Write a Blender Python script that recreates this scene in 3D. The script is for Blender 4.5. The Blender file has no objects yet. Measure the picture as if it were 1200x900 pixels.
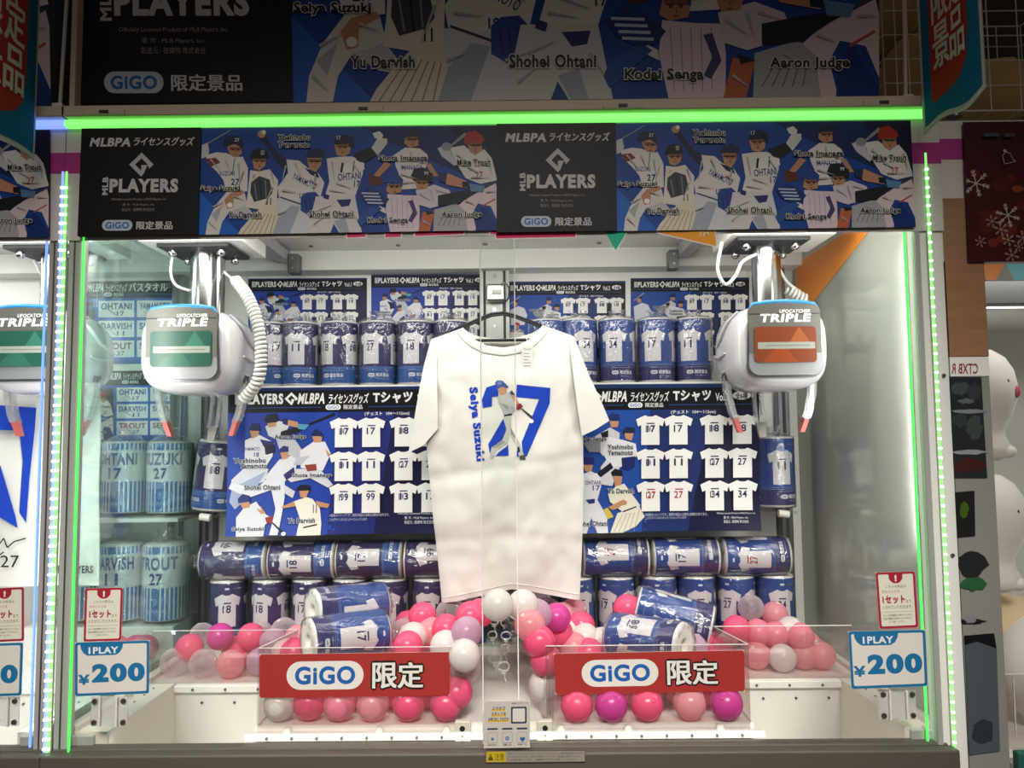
import bpy, bmesh, math, random
from math import pi, sin, cos, radians as R_
from mathutils import Vector, Matrix, geometry, noise
sc = bpy.context.scene
C = sc.collection
# ------------------------------------------------------------------ camera, world, light, exposure
EYE, DIST, F = 1.5, 1.69, 900.0
PITCH, YAW, ROLL = 0.07029, 0.005732, 0.00966
_M = Matrix.Rotation(YAW, 3, 'Z') @ Matrix.Rotation(PITCH, 3, 'X') @ Matrix.Rotation(ROLL, 3, 'Y')
CAM = Vector((0, -DIST, EYE))
cd = bpy.data.cameras.new('camera'); co = bpy.data.objects.new('camera', cd); C.objects.link(co)
cd.sensor_width = 36.0; cd.lens = F / 1200.0 * 36.0; cd.clip_start = 0.02
co.matrix_world = Matrix.Translation(CAM) @ (_M @ Matrix.Rotation(pi / 2, 3, 'X')).to_4x4()
sc.camera = co
sc.view_settings.view_transform = 'Standard'; sc.view_settings.look = 'None'
sc.view_settings.exposure = 0.0; sc.view_settings.gamma = 1.0; sc.view_settings.use_curve_mapping = False
try: sc.cycles.transparent_max_bounces = 40; sc.cycles.max_bounces = 10; sc.cycles.caustics_reflective = False; sc.cycles.caustics_refractive = False
except Exception: pass
w = bpy.data.worlds.new('arcade_air'); sc.world = w; w.use_nodes = True
w.node_tree.nodes['Background'].inputs[0].default_value = (0.30, 0.25, 0.22, 1)
w.node_tree.nodes['Background'].inputs[1].default_value = 0.30
def area(name, loc, rot, sx, sy, power, col=(1, 1, 1), spread=180):
    l = bpy.data.lights.new(name, 'AREA'); l.shape = 'RECTANGLE'; l.size = sx; l.size_y = sy; l.energy = power; l.color = col; l.spread = R_(spread)
    o = bpy.data.objects.new(name, l); C.objects.link(o); o.location = loc; o.rotation_euler = rot
    return o
XL, XR, ZT, ZB = -1.0113, 0.9196, 2.2153, 0.8444          # cabinet front: light strip to light strip, top strip, rail top
WID = XR - XL
CABX = {'own': (XL + .035, XR - .005)}
area('cabinet_tube_light', (-.045, .10, 2.02), (R_(35), 0, 0), 1.7, .10, 3.4, (1, .99, .95))
area('cabinet_rear_tube_light', (-.045, .22, 2.035), (R_(25), 0, 0), 1.7, .08, 3.0, (1, .99, .95))
area('post_fill_light_west', (XL + .035, .055, 1.60), (R_(90), 0, R_(-42)), .03, .7, 2.4, (1, .97, .93))  # added strip without a fixture, lifts the dark lower interior
area('post_fill_light_east', (XR - .03, .055, 1.60), (R_(90), 0, R_(42)), .03, .7, 2.4, (1, .97, .93))  # added opposite strip, same lift for the lower interior
area('pit_fill_light', (-.045, .034, .85), (R_(60), 0, 0), 1.7, .02, .25, (1, .96, .92))  # added under the rail to brighten the pits and deck front
area('neighbour_tube_light', (-.045 - WID, .10, 2.02), (R_(30), 0, 0), 1.7, .10, 4.5, (.97, .99, 1))
area('neighbour_rear_fill_light', (-.045 - WID, .42, 2.07), (R_(10), 0, 0), 1.75, .08, 7, (.97, .99, 1))  # added without a fixture, brightens the rolls behind the side window
area('neighbour_post_fill_light', (XL - .03, .055, 1.42), (R_(90), 0, R_(42)), .03, 1.0, 4, (.97, .99, 1))  # added strip that brightens the neighbour's interior
area('plush_machine_light', (1.45, .25, 2.0), (R_(15), 0, 0), .7, .1, 2, (1, .97, .92))
area('hall_ceiling_light', (-.1, -2.6, 3.2), (R_(48), 0, 0), 2.6, .8, 17, (1, .93, .86), 42)
# ------------------------------------------------------------------ picture ray helpers
def ray(px, py): return _M @ Vector(((px - 600) / F, 1.0, (450 - py) / F))
def at(px, py, Y):
    d = ray(px, py); return CAM + d * ((Y + DIST) / d.y)
def at_z(px, py, Z):
    d = ray(px, py); return CAM + d * ((Z - EYE) / d.z)
# ------------------------------------------------------------------ materials
def lin(c):
    c = c.lstrip('#'); v = [int(c[i:i + 2], 16) / 255 for i in (0, 2, 4)]
    return tuple(x / 12.92 if x <= .04045 else ((x + .055) / 1.055) ** 2.4 for x in v) + (1.0,)
MATS = {}
def nodes(name):
    m = bpy.data.materials.new(name); m.use_nodes = True; nt = m.node_tree
    return m, nt, nt.nodes['Principled BSDF'], nt.nodes['Material Output']
def mat(name, col, rough=.45, metal=0, bump=0, bscale=60, coat=0, spec=.5, sheen=0, sss=0, var=0, stretch=None):
    m, nt, b, out = nodes(name)
    b.inputs['Base Color'].default_value = lin(col); b.inputs['Roughness'].default_value = rough; b.inputs['Metallic'].default_value = metal
    b.inputs['Coat Weight'].default_value = coat; b.inputs['Specular IOR Level'].default_value = spec; b.inputs['Sheen Weight'].default_value = sheen
    b.inputs['Coat Roughness'].default_value = .05
    if sss: b.inputs['Subsurface Weight'].default_value = sss; b.inputs['Subsurface Radius'].default_value = (.02, .01, .01)
    if bump or var:
        tc = nt.nodes.new('ShaderNodeTexCoord'); mp = nt.nodes.new('ShaderNodeMapping'); nz = nt.nodes.new('ShaderNodeTexNoise')
        nz.inputs['Scale'].default_value = bscale; nz.inputs['Detail'].default_value = 4
        if stretch: mp.inputs['Scale'].default_value = stretch
        nt.links.new(tc.outputs['Object'], mp.inputs[0]); nt.links.new(mp.outputs[0], nz.inputs['Vector'])
        if bump:
            bp = nt.nodes.new('ShaderNodeBump'); bp.inputs['Strength'].default_value = bump; bp.inputs['Distance'].default_value = .004
            nt.links.new(nz.outputs['Fac'], bp.inputs['Height']); nt.links.new(bp.outputs[0], b.inputs['Normal'])
        if var:
            mx = nt.nodes.new('ShaderNodeMix'); mx.data_type = 'RGBA'; c = lin(col)
            mx.inputs[6].default_value = tuple(x * (1 - var) for x in c[:3]) + (1,); mx.inputs[7].default_value = tuple(min(1, x * (1 + var)) for x in c[:3]) + (1,)
            nt.links.new(nz.outputs['Fac'], mx.inputs[0]); nt.links.new(mx.outputs[2], b.inputs['Base Color'])
    MATS[name] = m; return m
def clear(name, tint, gloss=.6, rough=.03, haze=0, hcol='#ffffff', bump=0, bscale=40, ior=1.45, stretch=None):
    m, nt, b, out = nodes(name); nt.nodes.remove(b); N = nt.nodes.new; L = nt.links.new
    t = N('ShaderNodeBsdfTransparent'); t.inputs[0].default_value = lin(tint)
    g = N('ShaderNodeBsdfGlossy'); g.inputs['Roughness'].default_value = rough; g.inputs[0].default_value = (1, 1, 1, 1)
    fr = N('ShaderNodeFresnel'); ge = N('ShaderNodeNewGeometry'); mr = N('ShaderNodeMapRange'); mr.inputs[3].default_value = ior; mr.inputs[4].default_value = 1 / ior
    L(ge.outputs['Backfacing'], mr.inputs[0]); L(mr.outputs[0], fr.inputs[0])
    mu = N('ShaderNodeMath'); mu.operation = 'MULTIPLY'; mu.inputs[1].default_value = gloss; L(fr.outputs[0], mu.inputs[0])
    mx = N('ShaderNodeMixShader'); L(mu.outputs[0], mx.inputs[0]); L(g.outputs[0], mx.inputs[2]); base = t.outputs[0]
    if haze:
        d = N('ShaderNodeBsdfDiffuse'); d.inputs[0].default_value = lin(hcol); h = N('ShaderNodeMixShader'); h.inputs[0].default_value = haze
        L(base, h.inputs[1]); L(d.outputs[0], h.inputs[2]); base = h.outputs[0]
    L(base, mx.inputs[1])
    if bump:
        tc = N('ShaderNodeTexCoord'); mp = N('ShaderNodeMapping'); nz = N('ShaderNodeTexNoise'); nz.inputs['Scale'].default_value = bscale; nz.inputs['Detail'].default_value = 3
        nz.inputs['Distortion'].default_value = 1.2
        if stretch: mp.inputs['Scale'].default_value = stretch
        bp = N('ShaderNodeBump'); bp.inputs['Strength'].default_value = bump; bp.inputs['Distance'].default_value = .01
        L(tc.outputs['Object'], mp.inputs[0]); L(mp.outputs[0], nz.inputs['Vector']); L(nz.outputs['Fac'], bp.inputs['Height'])
        L(bp.outputs[0], g.inputs['Normal']); L(bp.outputs[0], fr.inputs['Normal'])
    L(mx.outputs[0], out.inputs[0]); MATS[name] = m; return m
def glow(name, col, s):
    m, nt, b, out = nodes(name); b.inputs['Base Color'].default_value = lin(col)
    b.inputs['Emission Color'].default_value = lin(col); b.inputs['Emission Strength'].default_value = s; MATS[name] = m; return m
def printed(name, rough, spec=.4, coat=0):
    m, nt, b, out = nodes(name); a = nt.nodes.new('ShaderNodeAttribute'); a.attribute_name = 'Col'
    nt.links.new(a.outputs['Color'], b.inputs['Base Color']); b.inputs['Roughness'].default_value = rough; b.inputs['Specular IOR Level'].default_value = spec
    b.inputs['Coat Weight'].default_value = coat; MATS[name] = m; return m
def plastic_ball(name, col, trans):
    m, nt, b, out = nodes(name); N = nt.nodes.new; L = nt.links.new
    b.inputs['Base Color'].default_value = lin(col); b.inputs['Roughness'].default_value = .22; b.inputs['Specular IOR Level'].default_value = .5
    tl = N('ShaderNodeBsdfTranslucent'); tl.inputs[0].default_value = lin(col); mx = N('ShaderNodeMixShader'); mx.inputs[0].default_value = .38
    L(b.outputs[0], mx.inputs[1]); L(tl.outputs[0], mx.inputs[2]); last = mx.outputs[0]
    if trans:
        tr = N('ShaderNodeBsdfTransparent'); tr.inputs[0].default_value = lin(col); m2 = N('ShaderNodeMixShader'); lw = N('ShaderNodeLayerWeight'); lw.inputs[0].default_value = .35
        ma = N('ShaderNodeMath'); ma.operation = 'MULTIPLY_ADD'; ma.inputs[1].default_value = -trans; ma.inputs[2].default_value = trans; L(lw.outputs['Facing'], ma.inputs[0])
        L(ma.outputs[0], m2.inputs[0]); L(last, m2.inputs[1]); L(tr.outputs[0], m2.inputs[2]); last = m2.outputs[0]
    L(last, out.inputs[0]); MATS[name] = m; return m
mat('white', '#e4e3df', .4); mat('panel', '#dcdcd8', .35, bump=.05, bscale=8); mat('tray_white', '#e6e4de', .3, coat=.3)
mat('ledge', '#d8d3c6', .45); mat('alu', '#b4b4b2', .38, .25, bump=.04, bscale=30, stretch=(40, 40, 1)); mat('alu_dark', '#6f7072', .35, .8); mat('steel', '#b9babb', .18, 1.0)
mat('rail_gray', '#5b574f', .5, .25); mat('cream', '#c2b59c', .5); mat('dark', '#17181a', .5); mat('slot', '#2b2c2f', .6)
mat('magenta', '#a8207e', .5); mat('header_white', '#cfcac4', .5); mat('screw', '#77726c', .35, .8); mat('black_plastic', '#161617', .35)
mat('housing', '#c6c5c8', .22, coat=.6); mat('face_gray', '#5f5e58', .4, .2); mat('face_silver', '#8a8c8f', .35, .25); mat('face_rim', '#77797d', .3, .7); mat('blue_rim', '#2f86c8', .3)
mat('win_green', '#214f41', .3); mat('win_orange', '#8a4426', .3); mat('orange_reflection', '#f0912e', .4); mat('letter_white', '#eeeeea', .4)
mat('cord', '#d9d8d4', .45); mat('tip_red', '#c0605a', .4); mat('tip_gray', '#706b69', .4, .5)
mat('cloth', '#dcdad4', .9, bump=.25, bscale=14, sheen=.3, spec=.2); mat('terry', '#e8e4dc', .95, bump=.6, bscale=300, spec=.1)
mat('core', '#9c8a74', .9); mat('red_frame', '#a01f24', .4); mat('plush_white', '#e9e4e0', .95, bump=.25, bscale=300, sheen=.6, spec=.1); mat('plush_beige', '#e2c9a4', .95, bump=.3, bscale=220, sheen=.5, spec=.1)
mat('plush_pink', '#c25a6c', .9); mat('wood', '#9a7354', .3, bump=.12, bscale=6, var=.35, coat=.4, stretch=(1.2, 1, 9)); mat('mirror', '#a3a39e', .16, .35, bump=.06, bscale=5)
mat('wire', '#cfcabd', .4); mat('sack', '#b99a66', .8, bump=.4, bscale=9, var=.2); mat('hall', '#2a2522', .8); mat('carpet', '#3a3434', .95, bump=.4, bscale=120)
mat('clipwhite', '#dedbd4', .4); mat('green_base', '#1f5a4c', .5)
clear('door_glass', '#fdfefd', .5, .02); clear('side_glass', '#e4f3ee', .9, .05, .05, '#d8eae4'); clear('side_glass_right', '#e6eee6', 1.2, .07, .34, '#eef1ea', bump=.05, bscale=5)
clear('acrylic', '#f6f3f2', 1.0, .03, .03, '#f4eef0'); clear('claw_acrylic', '#e9ebea', 1.8, .06, .2, '#f3f3f3'); clear('bag', '#fbfbfd', 1.6, .13, .015, '#ffffff', bump=1.0, bscale=30, ior=1.5, stretch=(1, 1, .45))
clear('ziptie', '#eeeeee', 1.2, .1, .35, '#f0f0ee')
mat('acrylic_edge', '#efe9e8', .2)
glow('led_green', '#84f574', 1.1); glow('led_green_dot', '#a8ffb0', 3.2); glow('led_blue', '#7f9cff', 1.3); glow('led_blue_dot', '#d3e0ff', 3); glow('edge_green', '#4af05a', 1.1); glow('edge_blue', '#7aa8ff', 1.0)
glow('tube', '#fff8ec', 5)
printed('print', .42, .22); printed('window_print', .3, .35); printed('print_matte', .6, .3); printed('cloth_print', .85, .15); printed('flag_print', .75, .2)
plastic_ball('ball_hot', '#ff6a97', 0); plastic_ball('ball_pink', '#ff9bb4', .0); plastic_ball('ball_pale', '#ffb9c4', .25); plastic_ball('ball_magenta', '#e455ad', .0)
plastic_ball('ball_white', '#f4eeec', 0); plastic_ball('ball_clear', '#f1e6ea', .8); plastic_ball('ball_lavender', '#e6c3dc', .35)
# ------------------------------------------------------------------ mesh builder
class MB:
    def __init__(s): s.v = []; s.f = []; s.m = []; s.c = []; s.s = []; s.mats = []
    def mi(s, name):
        if name not in s.mats: s.mats.append(name)
        return s.mats.index(name)
    def add(s, vs, fs, m, col=None, smooth=False):
        o = len(s.v); k = s.mi(m); s.v += [tuple(p) for p in vs]
        for f in fs: s.f.append(tuple(i + o for i in f)); s.m.append(k); s.c.append(col); s.s.append(smooth)
        return s
    def box(s, x0, y0, z0, x1, y1, z1, m, bev=0, xf=None, smooth=False):
        if bev:
            bm = bmesh.new(); bmesh.ops.create_cube(bm, size=1)
            for v in bm.verts: v.co = Vector(((x0 + x1) / 2 + v.co.x * (x1 - x0), (y0 + y1) / 2 + v.co.y * (y1 - y0), (z0 + z1) / 2 + v.co.z * (z1 - z0)))
            bmesh.ops.bevel(bm, geom=bm.edges[:], offset=bev, segments=3, affect='EDGES', profile=.5)
            bm.verts.index_update(); vs = [v.co.copy() for v in bm.verts]; fs = [[v.index for v in f.verts] for f in bm.faces]; bm.free()
        else:
            vs = [Vector(p) for p in ((x0, y0, z0), (x1, y0, z0), (x1, y1, z0), (x0, y1, z0), (x0, y0, z1), (x1, y0, z1), (x1, y1, z1), (x0, y1, z1))]
            fs = [(0, 3, 2, 1), (4, 5, 6, 7), (0, 1, 5, 4), (1, 2, 6, 5), (2, 3, 7, 6), (3, 0, 4, 7)]
        if xf: vs = [xf @ v for v in vs]
        return s.add(vs, fs, m, smooth=bool(bev) and smooth)
    def rings(s, rings, m, closed=True, cap0=True, cap1=True, smooth=True, col=None):
        n = len(rings[0]); vs = [p for r in rings for p in r]; fs = []
        for i in range(len(rings) - 1):
            for j in range(n if closed else n - 1):
                a, b = i * n + j, i * n + (j + 1) % n; fs.append((a, b, b + n, a + n))
        s.add(vs, fs, m, col, smooth)
        if cap0: s.add(rings[0], [tuple(range(n))[::-1]], m, col)
        if cap1: s.add(rings[-1], [tuple(range(n))], m, col)
        return s
    def tube(s, path, r, m, n=8, caps=True):
        P = [Vector(p) for p in path]; rs = r if isinstance(r, (list, tuple)) else [r] * len(P); rings = []; up = None
        for i, p in enumerate(P):
            t = (P[min(i + 1, len(P) - 1)] - P[max(i - 1, 0)]).normalized()
            if up is None: up = Vector((0, 0, 1)) if abs(t.z) < .9 else Vector((1, 0, 0))
            up = (up - t * up.dot(t)).normalized(); b = t.cross(up)
            rings.append([p + (up * cos(2 * pi * k / n) + b * sin(2 * pi * k / n)) * rs[i] for k in range(n)])
        return s.rings(rings, m, cap0=caps, cap1=caps)
    def cyl(s, p0, p1, r, m, n=20, r1=None): return s.tube([p0, p1], [r, r if r1 is None else r1], m, n)
    def lathe(s, prof, m, c=(0, 0, 0), n=28, smooth=True, cap0=False, cap1=False):
        return s.rings([[Vector((c[0] + r * cos(2 * pi * k / n), c[1] + r * sin(2 * pi * k / n), c[2] + z)) for k in range(n)] for r, z in prof], m, cap0=cap0, cap1=cap1, smooth=smooth)
    def sphere(s, c, r, m, n=20, k=12, sx=1, sy=1, sz=1):
        pr = [[Vector((c[0] + sx * r * sin(pi * i / k) * cos(2 * pi * j / n), c[1] + sy * r * sin(pi * i / k) * sin(2 * pi * j / n), c[2] - sz * r * cos(pi * i / k))) for j in range(n)] for i in range(1, k)]
        s.rings(pr, m, cap0=False, cap1=False)
        o0 = len(s.v); s.v += [(c[0], c[1], c[2] - sz * r), (c[0], c[1], c[2] + sz * r)]; q = s.mi(m); st = o0 - n * (k - 1)
        for j in range(n):
            s.f.append((o0, st + (j + 1) % n, st + j)); s.f.append((o0 + 1, o0 - n + j, o0 - n + (j + 1) % n))
            for _ in (0, 1): s.m.append(q); s.c.append(None); s.s.append(True)
        return s
    def prism(s, poly, y0, y1, m, xf=None, col=None):          # polygon given as (x, z), extruded along y
        n = len(poly); tri = tess([(p[0], p[1]) for p in poly])
        vs = [Vector((p[0], y0, p[1])) for p in poly] + [Vector((p[0], y1, p[1])) for p in poly]
        if xf: vs = [xf @ v for v in vs]
        s.add(vs, [t for t in tri] + [(a + n, c + n, b + n) for a, b, c in tri] + [(i, i + n, (i + 1) % n + n, (i + 1) % n) for i in range(n)], m, col)
        return s
    def build(s, name, parent=None, local=False, origin=None, label=None):
        me = bpy.data.meshes.new(name)
        if parent is not None: o0 = Vector((0, 0, 0)) if local else Vector(parent['_o'])
        elif origin is not None: o0 = Vector(origin)
        elif local: o0 = Vector((0, 0, 0))
        else:
            xs, ys, zs = zip(*s.v); o0 = Vector(((min(xs) + max(xs)) / 2, (min(ys) + max(ys)) / 2, min(zs)))
        me.from_pydata([(x - o0.x, y - o0.y, z - o0.z) for x, y, z in s.v], [], s.f)
        for n in s.mats: me.materials.append(MATS[n])
        me.polygons.foreach_set('material_index', s.m); me.polygons.foreach_set('use_smooth', s.s)
        if any(c is not None for c in s.c):
            a = me.color_attributes.new('Col', 'FLOAT_COLOR', 'CORNER'); buf = []
            for f, c in zip(s.f, s.c): buf += list(c or (.8, .8, .8, 1)) * len(f)
            a.data.foreach_set('color', buf)
        me.update()
        o = bpy.data.objects.new(name, me); C.objects.link(o)
        if parent is not None: o.parent = parent; o['_o'] = tuple(o0)
        else: o.location = (0, 0, 0) if (local and origin is None) else o0; o['_o'] = tuple(o0)
        if label: o['label'] = label
        return o
def tess(poly): return [tuple(t) for t in geometry.tessellate_polygon([[Vector((p[0], p[1], 0)) for p in poly]])]
def tag(o, label, cat, group=None, kind=None):
    if label: o['label'] = label
    if cat: o['category'] = cat
    if group: o['group'] = group
    if kind: o['kind'] = kind
    return o
def thing(name, label, cat, loc=(0, 0, 0), group=None, rot=(0, 0, 0)):
    o = bpy.data.objects.new(name, None); C.objects.link(o); o.empty_display_size = .05
    o.location = loc; o.rotation_euler = rot; o['_o'] = tuple(loc); return tag(o, label, cat, group)
def copy_tree(o, parent=None):
    c = o.copy(); C.objects.link(c)
    if parent is not None: c.parent = parent
    for ch in list(o.children): copy_tree(ch, c)
    return c
# ------------------------------------------------------------------ flat artwork: coloured polygons and lettering
_TX = {}
def text_mesh(s, sp=0.0, off=0.0, res=2):
    res = 6 if len(s) < 7 else 3
    k = (s, sp, off)
    if k not in _TX:
        cu = bpy.data.curves.new('t', 'FONT'); cu.body = s; cu.resolution_u = res; cu.space_character = 1 + sp; cu.offset = off
        o = bpy.data.objects.new('t', cu); me = bpy.data.meshes.new_from_object(o)
        vs = [(v.co.x, v.co.y) for v in me.vertices]; fs = [tuple(p.vertices) for p in me.polygons]
        bpy.data.objects.remove(o); bpy.data.curves.remove(cu); bpy.data.meshes.remove(me); _TX[k] = (vs, fs)
    return _TX[k]
class Art:
    """polygons and lettering in traced units, y downwards"""
    def __init__(s): s.it = []; s.k = lambda x, y: (x, y)
    def p(s, pts, col): s.it.append(([s.k(*q) for q in pts], None, lin(col))); return s
    def r(s, x0, y0, x1, y1, col, rad=0):
        if not rad: return s.p([(x0, y0), (x1, y0), (x1, y1), (x0, y1)], col)
        pts = []
        for cx, cy, a in ((x1 - rad, y0 + rad, -90), (x1 - rad, y1 - rad, 0), (x0 + rad, y1 - rad, 90), (x0 + rad, y0 + rad, 180)):
            pts += [(cx + rad * cos(R_(a + 15 * i)), cy + rad * sin(R_(a + 15 * i))) for i in range(7)]
        return s.p(pts, col)
    def o(s, cx, cy, rx, ry, col, n=18): return s.p([(cx + rx * cos(2 * pi * i / n), cy + ry * sin(2 * pi * i / n)) for i in range(n)], col)
    def l(s, x0, y0, x1, y1, wd, col, w1=None):
        d = Vector((x1 - x0, y1 - y0)).normalized(); n = Vector((-d.y, d.x)); a = wd / 2; b = (wd if w1 is None else w1) / 2
        return s.p([(x0 + n.x * a, y0 + n.y * a), (x1 + n.x * b, y1 + n.y * b), (x1 - n.x * b, y1 - n.y * b), (x0 - n.x * a, y0 - n.y * a)], col)
    def t(s, txt, x0, y0, x1, y1, col, bold=.015, ol=None, olw=.06, shear=0, rot=0):
        """lettering fitted to a box"""
        cjk = ord(txt[0]) > 0x2000; heavy = bold > .03; bold = 0 if cjk else min(bold, .08) * .72; sp = bold * 3
        bv, _ = text_mesh(txt, sp); xs = [a for a, b in bv]; ys = [b for a, b in bv]
        bx, by, bw, bh = min(xs) - bold, min(ys) - bold, max(max(xs) - min(xs), 1e-6) + 2 * bold, max(max(ys) - min(ys), 1e-6) + 2 * bold
        cx, cy = (x0 + x1) / 2, (y0 + y1) / 2; cr, sr = cos(R_(rot)), sin(R_(rot))
        def mp(a, b):
            X = x0 + (a - bx) / bw * (x1 - x0); Y = y1 - (b - by) / bh * (y1 - y0); X += shear * (cy - Y)
            dx, dy = X - cx, Y - cy; return s.k(cx + dx * cr - dy * sr, cy + dx * sr + dy * cr)
        def put(off, c, sh=(0, 0)):
            vs, fs = text_mesh(txt, sp, off); s.it.append(([mp(x + sh[0], y + sh[1]) for x, y in vs], fs, lin(c)))
        if ol and (cjk or olw > .1):
            for i in range(8): put(bold, ol, (olw * .62 * cos(pi * i / 4), olw * .62 * sin(pi * i / 4)))
        elif ol: put(bold + olw * .6, ol)
        if cjk and heavy:
            for sh in ((-.024, .012), (.024, -.012), (.024, .012), (-.024, -.012)): put(0, col, sh)
        put(bold, col)
        return s
    def sub(s, other, fn):
        for pts, fs, c in other.it: s.it.append(([fn(*q) for q in pts], fs, c))
        return s
    def clip(s, x0, y0, x1, y1):
        out = []
        for pts, fs, c in s.it:
            if all(x0 <= x <= x1 and y0 <= y <= y1 for x, y in pts): out.append((pts, fs, c)); continue
            vs, fo = [], []
            for t in (fs or tess(pts)):
                q = [pts[i] for i in t]
                for ax, lim, sg in ((0, x0, 1), (0, x1, -1), (1, y0, 1), (1, y1, -1)): q = cut(q, ax, lim, sg)
                if len(q) > 2: fo.append(tuple(range(len(vs), len(vs) + len(q)))); vs += q
            if fo: out.append((vs, fo, c))
        s.it = out; return s
def cut(q, ax, lim, sg):
    if len(q) < 3: return []
    out = []
    for i in range(len(q)):
        a, b = q[i - 1], q[i]; da, db = (a[ax] - lim) * sg, (b[ax] - lim) * sg
        if (da >= 0) != (db >= 0): k = da / (da - db); out.append(tuple(a[j] + (b[j] - a[j]) * k for j in (0, 1)))
        if db >= 0: out.append(b)
    return out
def stamp(mb, art, fn, m='print', strip=None, smooth=False):
    """lay artwork on a surface: fn(x, y, layer) -> point; strip: cut width in x (and y) so it follows curved surfaces"""
    for L, (pts, fs, c) in enumerate(art.it):
        tris = fs or tess(pts)
        if not strip:
            vs = [Vector(fn(x, y, L)) for x, y in pts]; mb.add(vs, tris, m, c, smooth); continue
        vs, fo = [], []
        for t in tris:
            qs = [[pts[i] for i in t]]
            for ax in ((0,) if not isinstance(strip, tuple) else (0, 1)):
                st = strip if not isinstance(strip, tuple) else strip[ax]; nq = []
                for q in qs:
                    lo, hi = min(p[ax] for p in q), max(p[ax] for p in q); i0, i1 = math.floor(lo / st), math.floor(hi / st)
                    if i0 == i1: nq.append(q); continue
                    for i in range(i0, i1 + 1):
                        r = cut(cut(q, ax, i * st, 1), ax, (i + 1) * st, -1)
                        if len(r) > 2: nq.append(r)
                qs = nq
            for q in qs: fo.append(tuple(range(len(vs), len(vs) + len(q)))); vs += q
        if fo: mb.add([Vector(fn(x, y, L)) for x, y in vs], fo, m, c, smooth)
    return mb
def quad_map(c, box, step=.00002):
    """c: world corners (top-left, top-right, bottom-right, bottom-left); box: traced x0, y0, x1, y1"""
    tl, tr, br, bl = [Vector(p) for p in c]; n = (tr - tl).cross(bl - tl).normalized()
    if n.y > 0: n = -n
    x0, y0, x1, y1 = box
    def fn(x, y, L):
        u, v = (x - x0) / (x1 - x0), (y - y0) / (y1 - y0)
        return (tl * (1 - u) + tr * u) * (1 - v) + (bl * (1 - u) + br * u) * v + n * (step * (L + 1))
    return fn
def sheet(name, art, c, box, m='print', thick=.003, back='white', parent=None, label=None, rad=None):
    """a flat printed board with real thickness"""
    mb = MB(); tl, tr, br, bl = [Vector(p) for p in c]; n = (tr - tl).cross(bl - tl).normalized()
    if n.y > 0: n = -n
    b = [p - n * thick for p in (tl, tr, br, bl)]
    mb.add([tl, tr, br, bl] + b, [(0, 1, 2, 3), (7, 6, 5, 4), (4, 5, 1, 0), (5, 6, 2, 1), (6, 7, 3, 2), (7, 4, 0, 3)], back)
    stamp(mb, art, quad_map(c, box), m)
    return mb.build(name, parent, label=label)
def px_quad(x0, y0, x1, y1, Y, tilt=None):
    """corners from traced picture points"""
    return [at(*p, Y) for p in ((x0, y0), (x1, y0), (x1, y1), (x0, y1))] if tilt is None else [at(*p, Y) for p in tilt]
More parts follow.
